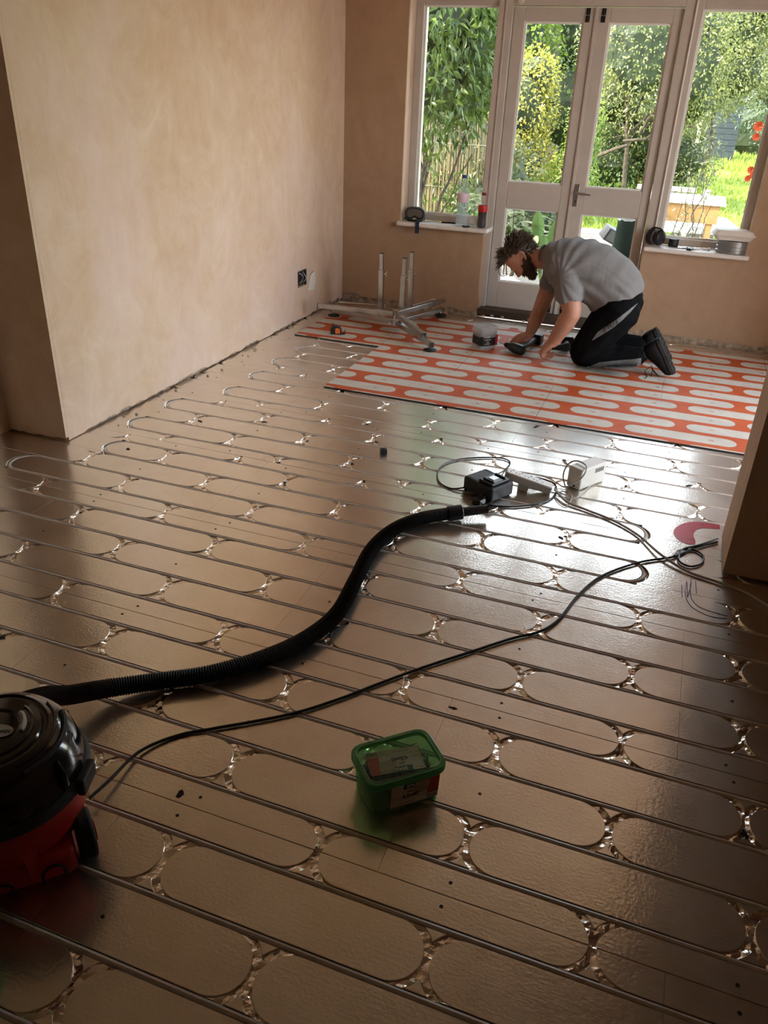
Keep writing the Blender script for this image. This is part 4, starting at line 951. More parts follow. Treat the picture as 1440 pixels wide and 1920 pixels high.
# ---- charger
ch = empty('battery_charger', (-.585, 2.995, 0), math.radians(-29.5), 'black battery charger on the foil floor beside the white socket strip', 'charger')
mb = MB(); mb.box((-.080, -.062, .004), (.085, .075, .066)); mb.build('body', BLKM, ch, bevel=.010, seg=3)
mb = MB(); mb.box((-.005, -.048, .066), (.070, .060, .078)); dk_ = mb.build('battery_dock', BLK, ch, bevel=.004)
for y in (-.030, .040):
    mb = MB(); mb.box((.005, y-.004, .078), (.062, y+.004, .084)); mb.build('dock_rail', BLKM, dk_, bevel=.001)
mb = MB(); mb.box((.015, -.012, .078), (.045, .022, .081)); mb.build('contact_block', SATIN, dk_)
mb = MB(); mb.box((-.070, -.045, .066), (-.015, .050, .0665)); mb.build('rating_label', mat('dark_grey_label', (.07, .07, .07), .5), ch)
for x in (-.07, .07):
    for y in (-.05, .06):
        mb = MB(); mb.cyl((x, y, 0), (x, y, .005), .008, n=10); mb.build('foot', RUBBER, ch)
# ---- mains plug by the charger
pg = empty('mains_plug', fl(897, 944, 0), -.4, 'black mains plug with steel pins lying by the hose end', 'plug')
mb = MB(); mb.box((-.022, -.022, 0), (.022, .022, .026)); mb.build('plug_body', BLK, pg, bevel=.006, seg=3)
for x, z in ((-.010, .020), (.010, .020), (0, .008)):
    mb = MB(); mb.box((x-.003, -.006+.026, z-.002+.006), (x+.003, .018+.026, z+.002+.006)); mb.build('pin', SATIN, pg)
# ---- socket strip
A_ = fl(948, 886, .072); B_ = fl(1034, 917, .020); dx = (B_-A_); Ls = dx.length
sp_ = empty('socket_strip', (A_.x, A_.y, 0), 0, 'white extension socket strip resting against the black charger', 'socket strip')
Ms = frameM(A_, dx, Vector((-dx.y, dx.x, 0)))
mb = MB(); mb.box((0, -.028, -.018), (Ls, .028, .018), Ms); k1 = mb.build('body', WPLAST, sp_, bevel=.006, seg=3); kids = [k1]
for i in range(4):
    x = .03+i*(Ls-.05)/4
    for (ox, oy, w_, h_) in ((0, .012, .004, .010), (.012, -.008, .008, .003), (-.012, -.008, .008, .003)):
        mb = MB(); mb.cbox((x+ox, oy, .0184), (w_, h_, .001), Ms); kids.append(mb.build('socket_slot', BLKM, sp_))
mb = MB(); mb.box((.07, -.022, -.050), (.115, .022, -.018), Ms); kids.append(mb.build('white_plug', WPLAST, sp_, bevel=.006))
fit(sp_, kids)
# ---- white adaptor box
ab = empty('adaptor_box', (-.205, 3.268, 0), math.radians(59), 'white plastic adaptor box standing on the foil floor with a coiled lead', 'adaptor')
mb = MB(); mb.box((-.088, -.036, .002), (.088, .036, .098)); bx_ = mb.build('housing', WPLAST, ab, bevel=.008, seg=3)
for i in range(5):
    mb = MB(); mb.box((.01+i*.012, -.0368, .062), (.017+i*.012, -.0358, .082)); mb.build('vent_slot', BLKM, bx_)
mb = MB(); mb.box((-.0885, -.012, .012), (-.0878, .0, .022)); mb.build('socket', BLKM, bx_)
# ---- green screw tubs
def clear_plastic(name, col, rough=.12, dens=.5):
    m = bpy.data.materials.new(name); m.use_nodes = True; t = NT(m); t.n.clear()
    out = t.new('ShaderNodeOutputMaterial'); tr = t.new('ShaderNodeBsdfTransparent'); tr.inputs[0].default_value = c4(col)
    pb = t.new('ShaderNodeBsdfPrincipled'); pb.inputs['Base Color'].default_value = c4(col); pb.inputs['Roughness'].default_value = rough
    mx = t.new('ShaderNodeMixShader'); mx.inputs[0].default_value = dens; t.l.new(tr.outputs[0], mx.inputs[1]); t.l.new(pb.outputs[0], mx.inputs[2]); t.l.new(mx.outputs[0], out.inputs[0]); return m
GRT = clear_plastic('translucent_green', (.55, .86, .61), .22, .22); GRL = clear_plastic('clear_green_lid', (.93, .99, .94), .16, .03); GRR = clear_plastic('green_lid_rim', (.20, .60, .30), .3, .5)
def rrect(w_, h_, r_, n=6):
    pts = []
    for cx, cy, a0 in ((w_/2-r_, h_/2-r_, 0), (-w_/2+r_, h_/2-r_, HP), (-w_/2+r_, -h_/2+r_, 2*HP), (w_/2-r_, -h_/2+r_, 3*HP)):
        for i in range(n+1): pts.append((cx+r_*math.cos(a0+HP*i/n), cy+r_*math.sin(a0+HP*i/n)))
    return pts
def rr_rings(spec, n=6): return [[(p[0], p[1], z) for p in rrect(w_, h_, r_, n)] for (w_, h_, r_, z) in spec]
PAPER = mat('grey_beige_label', (.62, .56, .50), .55); LRED = mat('label_red', (.45, .05, .02), .5); LGRN = mat('label_green', (.01, .085, .03), .5); LBLK = mat('label_black', (.01, .01, .01), .5); LBRN = mat('label_brown', (.28, .15, .06), .5); LWHT = mat('label_white', (.72, .70, .66), .5)
STEEL = mat('zinc_screws', (.36, .36, .36), .38, .9)
def label_card(parent, M, w_=.132, h_=.072, name='label_card'):
    """printed card lying in its own x, y plane"""
    mb = MB(); mb.box((-w_/2, -h_/2, 0), (w_/2, h_/2, .0006), M); card = mb.build(name, PAPER, parent); kids = [card]
    def patch(n_, poly, m, z=.0007):
        mb = MB(); mb.prism(poly, z, z+.0002, M); kids.append(mb.build(n_, m, card))
    hw, hh = w_/2, h_/2
    patch('red_print', [(hw-.030, -hh+.018), (hw, -hh+.018), (hw, hh), (hw-.022, hh)], LRED)
    patch('brown_print', [(hw-.058, hh-.010), (hw-.022, hh-.010), (hw-.022, hh), (hw-.058, hh)], LBRN)
    patch('photo_print', [(hw-.066, hh-.040), (hw-.028, hh-.040), (hw-.024, hh-.012), (hw-.066, hh-.012)], mat('timber_print', (.40, .31, .23), .5))
    patch('green_print', [(-hw+.030, hh-.0165), (hw-.058, hh-.0165), (hw-.058, hh), (-hw+.030, hh)], LGRN)
    patch('white_strip', [(-hw, -hh), (hw, -hh), (hw, -hh+.016), (-hw, -hh+.016)], LWHT)
    for i in range(11):
        x = hw-.028+i*.0024; wv = .0009 if i % 3 else .0015
        patch('barcode_bar', [(x, -hh+.002), (x+wv, -hh+.002), (x+wv, -hh+.014), (x, -hh+.014)], LBLK, .0009)
    T = lambda nm, body, sz, x, y, m, b=0: kids.append(text_mesh(nm, body, sz, M @ Matrix.Translation((x, y, .0011)), m, card, .0001, b))
    T('brand_lettering', 'SPAX', .0135, -.008, hh-.0085, LWHT, .0004); T('count_lettering', '600', .010, -.014, hh-.026, LBLK, .0001); T('size_lettering', '4,5x60', .0150, -.012, hh-.040, LBLK, .0005)
    T('maker_lettering', 'Renova', .006, -hw+.014, hh-.006, LRED); T('range_lettering', 'Innovation', .0058, hw-.040, hh-.0055, LWHT); T('small_lettering', '4 8 0 3', .006, -hw+.016, -hh+.030, LBLK)
    T('strip_lettering', 'DE 2 HOLZ 60', .0062, -.020, -hh+.008, LBLK)
    return card
def screw_tub(loc, rz, label, detail=True):
    tb_ = empty('screw_tub', loc, rz, label, 'tub')
    W_, D_ = .192, .130
    mb = MB(); sp = [(W_-.016, D_-.014, .022, .001), (W_-.004, D_-.004, .026, .095)]; si = [(W_-.008, D_-.008, .024, .095), (W_-.020, D_-.018, .020, .003)]
    mb.rings(rr_rings(sp+si), True, True); body = mb.build('tub_body', GRT, tb_, True)
    mb = MB(); mb.rings(rr_rings([(W_+.004, D_+.004, .030, .090), (W_+.012, D_+.012, .033, .093), (W_+.012, D_+.012, .033, .106), (W_+.006, D_+.006, .030, .109), (W_-.010, D_-.010, .026, .109), (W_-.012, D_-.012, .025, .1065), (W_-.012, D_-.012, .025, .098), (W_-.002, D_-.002, .028, .096)]), False, False, True); rim = mb.build('lid_rim', GRR, tb_, True)
    mb = MB(); mb.prism(rrect(W_-.0125, D_-.0125, .025), .1050, .1062); mb.build('lid_window', GRL, rim)
    mb = MB(); rp = [(p[0], p[1], .1095) for p in rrect(W_-.010, D_-.010, .026)]; mb.tube(rp, .0009, 5, close=True); mb.build('rim_highlight', WPLAST, rim, True)
    if not detail: return tb_
    # heap of screws inside
    mb = MB(); vs = []; fs = []; nx, ny = 18, 12
    for j in range(ny+1):
        for i in range(nx+1):
            x = (i/nx-.5)*(W_-.034); y = (j/ny-.5)*(D_-.034); vs.append((x, y, .062+.012*noise.noise((x*30, y*30, 1))+.006*noise.noise((x*110, y*110, 2))))
    for j in range(ny):
        for i in range(nx): q = j*(nx+1)+i; fs.append((q, q+1, q+nx+2, q+nx+1))
    mb.add(vs, fs); mb.box((-(W_-.036)/2, -(D_-.034)/2, .004), ((W_-.036)/2, (D_-.034)/2, .050)); hp = mb.build('screw_heap', mat('dark_zinc_heap', (.20, .21, .20), .5, .5, noise_amt=.6, noise_scale=90, bump=.8, bump_scale=120, bump_dist=.004), tb_); hp['kind'] = 'stuff'
    r2 = random.Random(4); mb = MB()
    for i in range(120):
        x = r2.uniform(-.068, .068); y = r2.uniform(-.042, .042); a = r2.uniform(0, 6.28); z = .070+r2.uniform(0, .010); dz = r2.uniform(-.012, .012)
        ux, uy = math.cos(a), math.sin(a); x1 = max(-.078, min(.078, x+ux*.050)); y1 = max(-.048, min(.048, y+uy*.050))
        mb.cyl((x, y, z), (x1, y1, z+dz), .0021, .0008, 6); mb.cyl((x-ux*.0008, y-uy*.0008, z), (x+ux*.0024, y+uy*.0024, z+dz*.05), .0042, .002, 10)
    ls = mb.build('loose_screws', STEEL, tb_); ls['kind'] = 'stuff'
    label_card(tb_, Matrix.Translation((-.006, .004, .0925)) @ Matrix.Rotation(math.pi-.02-.12, 4, 'Z') @ Matrix.Rotation(0, 4, 'X'))
    Mf = Matrix(((1, 0, 0, .018), (0, 0, -1, -D_/2+.0022), (0, 1, 0, .050), (0, 0, 0, 1))) @ Matrix.Rotation(.053, 4, 'X')
    label_card(tb_, Mf @ Matrix.Scale(1.0, 4), .122, .070, 'front_label')
    return tb_
screw_tub((-.397, 1.322, .0008), math.atan2(.144, .156), 'translucent green tub of zinc screws with a printed label under its lid')
screw_tub((-1.062, .578, .0008), .5, 'second green tub showing only as a sliver at the bottom left corner', False)
# ---- small black offcut on the floor
mb = MB(); mb.cbox((0, 0, .012), (.030, .030, .022)); mb.cyl((0, 0, .023), (0, 0, .026), .009, n=12); o = mb.build('black_spacer', BLKM, None, bevel=.002); o.location = fl(719, 850, 0); o.rotation_euler = (0, 0, .5); tag(o, 'small black plastic spacer lying alone on the foil floor', 'spacer')
# ---- red paint mark and blue pen lines on the foil
SPRAY = bpy.data.materials.new('red_spray'); SPRAY.use_nodes = True; t = NT(SPRAY); b = t.n['Principled BSDF']
b.inputs['Base Color'].default_value = (.34, .035, .045, 1); b.inputs['Metallic'].default_value = .45; b.inputs['Roughness'].default_value = .32
t.l.new(t.ramp(t.noise(22, 5, .7, t.coord('Object')), [(.22, (.25, .25, .25, 1)), (.5, (.95, .95, .95, 1))]), b.inputs['Alpha'])
outer = [(1350, 984), (1310, 978), (1282, 981), (1266, 990), (1263, 1000), (1272, 1012), (1290, 1020), (1302, 1020)]; inner_ = [(1350, 992), (1322, 990), (1308, 992), (1302, 998), (1300, 1004), (1302, 1009), (1304, 1014), (1304, 1019)]
mb = MB(); vs = []; fs = []
O_ = smooth_path([fl(*p, .0012) for p in outer], 6); I_ = smooth_path([fl(*p, .0012) for p in inner_], 6)
for a, c in zip(O_, I_):
    for k in range(5): vs.append(a.lerp(c, k/4))
for i in range(len(O_)-1):
    for k in range(4): q = i*5+k; fs.append((q, q+1, q+6, q+5))
mb.add(vs, fs); o = mb.build('paint_mark', SPRAY, FLOOR); tag(o, 'curved red spray paint mark')
TORN = mat('torn_foil_hole', (.012, .010, .009), .9)
r5 = random.Random(5)
for (px, py) in ((375, 790), (576, 827), (706, 829), (534, 906), (150, 962), (494, 791), (1006, 800), (1174, 912), (1292, 911), (1116, 879), (688, 796), (522, 868), (1052, 1009), (1396, 1565), (240, 842), (4, 1196), (660, 870), (1060, 1006), (850, 1328), (338, 1490)):
    p = fl(px, py, 0); n_ = 9; s_ = r5.uniform(.006, .012); el = r5.uniform(1, 2.2); an_ = r5.uniform(0, 3.1); poly = []
    for i in range(n_):
        a = 6.283*i/n_; r_ = s_*r5.uniform(.5, 1.2); x, y = r_*el*math.cos(a), r_*math.sin(a); poly.append((p.x+x*math.cos(an_)-y*math.sin(an_), p.y+x*math.sin(an_)+y*math.cos(an_)))
    mb = MB(); mb.prism(poly, .0004, .0010); mb.build('torn_patch', TORN, FLOOR)
INK = mat('blue_ink', (.03, .05, .35), .5)
for pl_ in ([(1287, 1090), (1285, 1110), (1288, 1125), (1300, 1140), (1330, 1155), (1362, 1160)], [(1296, 1085), (1294, 1110), (1300, 1128), (1320, 1142), (1364, 1155)], [(1288, 1092), (1289, 1120)], [(1297, 1092), (1290, 1118)], [(1304, 1090), (1306, 1112)], [(1278, 1098), (1279, 1120)]):
    mb = MB(); mb.tube(smooth_path([fl(*p, .0006) for p in pl_], 6), .0011, 5); mb.build('ink_line', INK, FLOOR)
# ---- galvanised stand
GALV = mat('galvanised_steel', (.50, .50, .50), .26, 1, noise_amt=.12, noise_scale=14); ZINC = mat('bright_zinc', (.66, .66, .66), .25, 1)
hub = fl(742, 603, .075); sd_ = empty('folding_stand', (hub.x, hub.y, ZB), 0, 'galvanised steel folding stand with three raised square tubes near the corner', 'stand'); kids = []
def part(n_, mb, m, par=None, **kw):
    o = mb.build(n_, m, par or sd_, **kw); kids.append(o) if par is None else None; return o
feet = [fl(626, 592, ZB), fl(806, 657, ZB), fl(826, 591, ZB)]
hb = Vector((hub.x, hub.y, .072))
mb = MB(); mb.lathe([(.052, -.016), (.052, -.010)], 20, hb); mb.lathe([(.052, .026), (.052, .032)], 20, hb); mb.cyl(hb+Vector((0, 0, -.02)), hb+Vector((0, 0, .045)), .018, n=16); part('hub', mb, ZINC, smooth=True)
for f_ in feet:
    d = (f_-hb); d.z = 0; d.normalize(); end = f_ + d*.02; end.z = ZB+.040
    mb = MB(); mb.bar(hb+d*.03+Vector((0, 0, -.002)), end, .030, .030); lg = part('leg', mb, GALV, bevel=.002)
    fx_ = end - d*.02
    mb = MB(); mb.lathe([(.044, 0), (.044, .005), (.030, .011), (.008, .014)], 24, (fx_.x, fx_.y, ZB+.0005)); ft = part('rubber_foot', mb, RUBBER, smooth=True)
    mb = MB(); mb.cyl((fx_.x, fx_.y, ZB+.012), (fx_.x, fx_.y, ZB+.032), .006, n=10); part('foot_bolt', mb, ZINC)
    mb = MB(); mb.bar(end-d*.004, end+d*.002, .031, .031); part('end_cap', mb, BLK)
    for s in (.10, .16):
        p = hb+d*s; mb = MB(); mb.cyl((p.x, p.y, .088), (p.x, p.y, .094), .007, n=6); part('bolt_head', mb, ZINC)
arms = [((597, 573), .120), ((795, 629), .085), ((832, 563), .110)]
hb2 = hb + Vector((0, 0, .058))
for (p, z) in arms:
    e = fl(*p, z); d = (e-hb2).normalized(); mb = MB(); mb.bar(hb2+d*.02, e, .028, .032); part('arm', mb, GALV, bevel=.002)
    mb = MB(); mb.bar(e, e+d*.004, .029, .033); part('end_cap', mb, BLK)
    mb = MB(); s_ = d.cross(Vector((0, 0, 1))).normalized(); q = e-d*.03; mb.cyl(q-s_*.018, q+s_*.018, .006, n=8); part('bolt', mb, ZINC)
for a, c, z0, z1 in (((634, 568), (714, 573), .10, .10), ((768, 575), (814, 561), .115, .13), ((752, 594), (781, 610), .13, .10)):
    p0, p1 = fl(*a, z0), fl(*c, z1)
    if p0.y > 5.9: p0 = atY(*a, 5.88)
    if p1.y > 5.9: p1 = atY(*c, 5.88)
    mb = MB(); mb.cyl(p0, p1, .0105, n=14); part('round_bar', mb, ZINC, smooth=True)
ups = [((714, 583), (713, 475), 5.42, .012), ((752, 596), (764, 485), 5.30, .010), ((768, 586), (771, 473), 5.45, .010)]
for (b0, t0, Y, _) in ups:
    p0 = atY(*b0, Y); p1 = atY(*t0, Y); p1 = Vector((p0.x+(p1.x-p0.x)*.35, Y, p1.z)); m_ = p0.lerp(p1, .72)
    mb = MB(); mb.bar(p0, m_, .034, .034, (0, 1, 0)); up_ = part('outer_upright', mb, GALV, bevel=.002)
    mb = MB(); mb.bar(m_, p1, .027, .027, (0, 1, 0)); part('inner_upright', mb, GALV, bevel=.002)
    mb = MB(); mb.bar(p1, p1+Vector((0, 0, .004)), .028, .028, (0, 1, 0)); part('upright_cap', mb, BLK)
    q = p0.lerp(p1, .66) + Vector((.017, 0, 0)); mb = MB(); mb.cyl(q, q+Vector((.018, 0, 0)), .004, n=8)
    for s in (-1, 1): mb.bar(q+Vector((.014, 0, 0)), q+Vector((.026, 0, s*.016)), .003, .010, (0, 1, 0))
    part('wing_nut', mb, ZINC)
for q in (fl(700, 592, .06), fl(722, 570, .13), fl(776, 588, .08)):
    mb = MB(); mb.cyl(q, q+Vector((0, 0, -.02)), .004, n=8)
    for s in (-1, 1): mb.bar(q+Vector((0, 0, -.014)), q+Vector((s*.016, 0, -.024)), .003, .010, (0, 1, 0))
    part('wing_nut', mb, ZINC)
fit(sd_, kids)
# ---- tape measure
tp = empty('tape_measure', fl(630, 626, ZB), .35, 'orange and black tape measure on the printed board', 'tape measure')
mb = MB(); mb.prism([(-.036, 0), (.036, 0), (.038, .03), (.026, .052), (-.010, .060), (-.034, .046), (-.038, .02)], -.020, .020, Matrix.Rotation(HP, 4, 'X')); mb.build('case', BLKM, tp, bevel=.005, seg=3)
mb = MB(); mb.prism([(-.004, .008), (.028, .008), (.028, .040), (.008, .046), (-.004, .040)], .0195, .0215, Matrix.Rotation(HP, 4, 'X')); mb.build('orange_panel', mat('orange_plastic', (.75, .16, .03), .4), tp)
mb = MB(); mb.box((.036, -.012, .002), (.060, .012, .006)); mb.box((.058, -.013, -.0), (.062, .013, .03)); mb.build('hook', BLK, tp)
mb = MB(); mb.tube([(-.02, -.0, .054), (-.03, 0, .066), (-.02, 0, .07), (-.012, 0, .06)], .003, 6); mb.build('wrist_loop', BLKM, tp)
# ---- clear tub with black label
ct = empty('clear_tub', fl(903, 652, ZB)+Vector((.005, .035, 0)), math.radians(45), 'clear square plastic tub with a black and red label beside the drill', 'tub')
CLR = clear_plastic('clear_plastic', (.88, .90, .92), .15, .30)
mb = MB(); w_ = .132; mb.rings(rr_rings([(w_-.014, w_-.014, .018, .001), (w_-.004, w_-.004, .02, .125), (w_-.008, w_-.008, .018, .125), (w_-.018, w_-.018, .016, .003)])); mb.build('tub_body', CLR, ct, True)
mb = MB(); mb.rings(rr_rings([(w_+.006, w_+.006, .022, .122), (w_+.008, w_+.008, .022, .138), (w_-.004, w_-.004, .02, .142), (w_-.02, w_-.02, .016, .140), (w_-.02, w_-.02, .016, .136)])); mb.build('lid', CLR, ct, True)
mb = MB(); mb.prism(rrect(w_-.008, w_-.008, .018), .022, .092); lb_ = mb.build('black_label', mat('black_label_card', (.012, .012, .014), .4), ct)
mb = MB(); mb.box((w_/2-.020, -w_/2+.0026, .022), (w_/2-.0026, -w_/2+.020, .092)); mb.build('red_label_corner', mat('label_red_corner', (.5, .02, .03), .4), ct)
for k_, (tx_, sz_, z_) in enumerate((('6x38', .016, .080), ('SCREWS', .013, .062), ('1000', .011, .046), ('HARDENED', .008, .034))):
    text_mesh('label_lettering', tx_, sz_, Matrix(((0, 0, 1, w_/2-.0036), (1, 0, 0, .002), (0, 1, 0, z_), (0, 0, 0, 1))) @ Matrix.Scale(1, 4), LWHT, lb_, .0002, .0002)
    text_mesh('label_lettering', tx_, sz_, Matrix(((1, 0, 0, -.012), (0, 0, -1, -w_/2+.0036), (0, 1, 0, z_), (0, 0, 0, 1))), LWHT, lb_, .0002, .0002)
# ---- cordless drill under the far hand
DG = mat('dark_teal_plastic', (.012, .030, .028), .38); dn = fl(935, 641, .045); dbk = fl(975, 655, .045); db = fl(1003, 640, .03)
dr = empty('cordless_drill', (dbk.x, dbk.y, ZB), 0, 'dark green and black cordless drill lying under the man\'s far hand', 'drill'); ax_ = (dbk-dn).normalized(); ax_.z = 0; ax_.normalize(); kids = []
nb = dn + ax_*.03
def ring_path(pts, rad, n=16): mb = MB(); mb.tube(pts, lambda k: rad[k], n); return mb
c0 = Vector((dbk.x, dbk.y, ZB+.036)) - ax_*.14
kids.append(ring_path([c0+ax_*s for s in (.040, .055, .075, .10, .14, .165, .172)], [.020, .026, .031, .034, .034, .031, .018]).build('motor_body', DG, dr, True))
kids.append(ring_path([c0+ax_*s for s in (.0, .008, .022, .040)], [.008, .014, .018, .020]).build('chuck', BLKM, dr, True))
mb = MB(); mb.cyl(c0-ax_*.045, c0, .0035, n=8); kids.append(mb.build('drill_bit', SATIN, dr, True))
g0 = c0+ax_*.13; g1 = Vector((db.x, db.y, ZB+.034)); gd = (g1-g0).normalized()
mb = MB(); mb.tube([g0, g0.lerp(g1, .35), g0.lerp(g1, .75), g1], lambda k: (.020, .018, .019, .022)[k], 12); kids.append(mb.build('handle', BLKM, dr, True))
Mb = frameM(g1, gd, Vector((-gd.y, gd.x, 0))); mb = MB(); mb.box((-.006, -.040, -.032), (.058, .040, .036), Mb); kids.append(mb.build('battery', BLK, dr, bevel=.008, seg=3))
fit(dr, kids)
# second tool by the knee
ip = fl(1050, 660, ZB)
im = empty('impact_driver', ip, .3, 'black power tool lying behind the man\'s near forearm', 'power tool')
mb = MB(); mb.tube([(-.075, 0, .016), (-.04, 0, .024), (0, 0, .030), (.05, .01, .034), (.06, .01, .034)], lambda k: (.006, .012, .022, .030, .018)[k], 14); mb.build('motor_body', BLKM, im, True)
mb = MB(); mb.tube([(.03, .01, .03), (.05, .08, .03), (.06, .13, .03)], lambda k: .02, 12); mb.build('handle', BLKM, im, True)
mb = MB(); mb.cbox((.065, .15, .035), (.075, .05, .065)); bt_ = mb.build('battery', BLK, im, bevel=.006)
mb = MB(); mb.cbox((.065, .1495, .068), (.05, .03, .001)); mb.build('battery_label', LWHT, bt_)
# ------------------------------------------------------------------ wall socket in the left wall
sk_ = empty('socket_box', (LW_X-.016, sock.y, hz0), 0, 'open metal socket box with loose wires recessed in the left wall', 'socket'); kids = []
mb = MB(); mb.box((LW_X-.017, hy0+.012, hz0+.004), (LW_X-.015, hy1-.012, hz1-.012)); 
for a, c in (((hy0+.010, hz0+.002), (hy0+.013, hz1-.010)), ((hy1-.013, hz0+.002), (hy1-.010, hz1-.010))): mb.box((LW_X-.016, a[0], a[1]), (LW_X-.002, c[0], c[1]))
kids.append(mb.build('back_box', mat('dark_galvanised_box', (.05, .05, .05), .5, .5), sk_))
for i in range(5):
    y = sock.y-.04+i*.02; mb = MB(); mb.tube(smooth_path([(LW_X-.014, y, hz0+.02), (LW_X+.004, y+.012*math.sin(i*2), sock.z-.01), (LW_X+.006, y+.02*math.cos(i), sock.z+.02), (LW_X-.012, y-.01, hz1-.02)], 5), .0032, 6); kids.append(mb.build('loose_wire', (BLKM, CABW, mat('grey_wire', (.12, .12, .13), .5))[i % 3], sk_, True))
fit(sk_, kids)
pf = sock + Vector((.012, .13, -.045)); mb = MB(); mb.prism([(-.05, -.055), (.035, -.065), (.06, .0), (.045, .07), (-.01, .05), (-.03, .0)], 0, .012, Matrix.Translation((LW_X+.001, pf.y, pf.z)) @ Matrix.Rotation(-.12, 4, 'Z') @ Matrix(((0, 0, 1, 0), (1, 0, 0, 0), (0, 1, 0, 0), (0, 0, 0, 1))))
tag(mb.build('filler_lump', mat('white_filler', (.68, .63, .55), .8, bump=.6, bump_scale=50), None, bevel=.004), 'dried white filler lump stuck to the left wall beside the socket box', 'filler')
# ------------------------------------------------------------------ left window sill
S1 = SILL1+.0005
def sl(x, y, z, Y=6.0):
    """point on a sill at depth Y that shows in pixel column x"""
    q = atY(x, y, Y); q.z = z; return q
g = sl(776, 412, S1, 5.985); gg = empty('safety_goggles', g+Vector((0, .02, 0)), .25, 'dark safety goggles with a blue strap hanging over the left sill', 'goggles')
mb = MB(); NS = 20
def gog(w_, h_, z0): return [(w_*math.copysign(abs(math.cos(6.283*i/NS))**.7, math.cos(6.283*i/NS)), h_*math.copysign(abs(math.sin(6.283*i/NS))**.75, math.sin(6.283*i/NS))) for i in range(NS)]
NT_ = lambda p: (p[0], p[1]+(.022*math.exp(-(p[0]/.020)**2) if p[1] < 0 else 0))
rings = [[(q[0], y, .052+q[1]) for q in map(NT_, gog(w_, h_, 0))] for (w_, h_, y) in ((.070, .044, .035), (.078, .050, .005), (.074, .046, -.022), (.064, .036, -.024), (.060, .032, -.012))]
mb.rings(rings, True, False); mb.build('frame', mat('dark_grey_rubber', (.03, .033, .036), .5), gg, True)
mb = MB(); mb.rings([[(p[0], -.014, .054+p[1]) for p in map(NT_, gog(.062, .034, 0))], [(p[0], -.018, .054+p[1]) for p in map(NT_, gog(.060, .032, 0))]]); mb.build('lens', mat('smoky_lens', (.13, .105, .08), .2), gg, True)
mb = MB(); mb.tube([(-.07, .02, .02), (-.04, -.03, .008), (.0, -.05, .010), (.05, -.04, .012), (.07, .01, .02)], .010, 8); mb.build('foam_seal', RUBBER, gg, True)
mb = MB(); e_ = 5.897-(g.y+.02)
mb.add([(.012, -.02, .012), (.042, -.02, .012), (.012, e_, .004), (.042, e_, .004), (.012, e_-.006, -.010), (.042, e_-.006, -.010), (.013, e_-.006, -.072), (.043, e_-.006, -.070), (.012, -.02, .015), (.042, -.02, .015), (.012, e_-.001, .007), (.042, e_-.001, .007), (.012, e_-.009, -.010), (.042, e_-.009, -.010), (.013, e_-.009, -.072), (.043, e_-.009, -.070)],
       [(0, 1, 3, 2), (2, 3, 5, 4), (4, 5, 7, 6), (9, 8, 10, 11), (11, 10, 12, 13), (13, 12, 14, 15), (6, 7, 15, 14), (0, 2, 10, 8), (2, 4, 12, 10), (4, 6, 14, 12), (3, 1, 9, 11), (5, 3, 11, 13), (7, 5, 13, 15), (1, 0, 8, 9)]); mb.build('strap', mat('navy_strap', (.012, .018, .05), .7), gg)
def revolve(root, name, prof, m, n=28, **kw):
    mb = MB(); mb.lathe(prof, n, **kw); return mb.build(name, m, root, True)
PET = clear_plastic('clear_bottle', (.90, .93, .95), .10, .16); WATER = clear_plastic('bottle_water', (.90, .94, .96), .05, .12)
wp = sl(864, 427, S1, 5.985); wb_ = empty('water_bottle', wp, 0, 'large clear water bottle with a blue cap on the left sill', 'bottle')
revolve(wb_, 'bottle_body', [(.030, 0), (.042, .006), (.044, .02)] + [(.044 if i % 2 else .0415, .03+.014*i) for i in range(9)] + [(.044, .16), (.044, .235), (.040, .262), (.026, .300), (.0145, .322), (.0145, .335)], PET, cap1=False)
revolve(wb_, 'water', [(.029, .002), (.040, .008), (.0405, .155), (.0405, .156)], WATER)
revolve(wb_, 'wrap_label', [(.0445, .165), (.0448, .166), (.0448, .224), (.0445, .225)], clear_plastic('pink_white_label', (.86, .66, .72), .3, .75), cap0=False, cap1=False)
revolve(wb_, 'cap', [(.016, .325), (.017, .327), (.017, .344), (.015, .346)], mat('blue_cap', (.02, .05, .28), .4))
cp_ = sl(902, 428, S1, 5.965); cb = empty('cola_bottle', cp_, 0, 'small cola bottle with a red cap half full on the left sill', 'bottle')
revolve(cb, 'bottle_body', [(.022, 0), (.031, .006), (.033, .03), (.030, .055), (.029, .075), (.033, .105), (.033, .155), (.028, .18), (.018, .205), (.0135, .22), (.0135, .228)], clear_plastic('clear_cola_bottle', (.95, .95, .95), .08, .05), cap1=False)
revolve(cb, 'cola', [(.021, .002), (.030, .008), (.0315, .03), (.0285, .055), (.0275, .075), (.0315, .105), (.0315, .112)], mat('dark_cola', (.012, .004, .003), .08))
revolve(cb, 'red_label', [(.0335, .112), (.0337, .113), (.0337, .153), (.0335, .154)], mat('red_label_film', (.55, .012, .015), .4), cap0=False, cap1=False)
revolve(cb, 'cap', [(.015, .222), (.0158, .224), (.0158, .238), (.014, .240)], mat('dark_red_cap', (.22, .008, .02), .4))
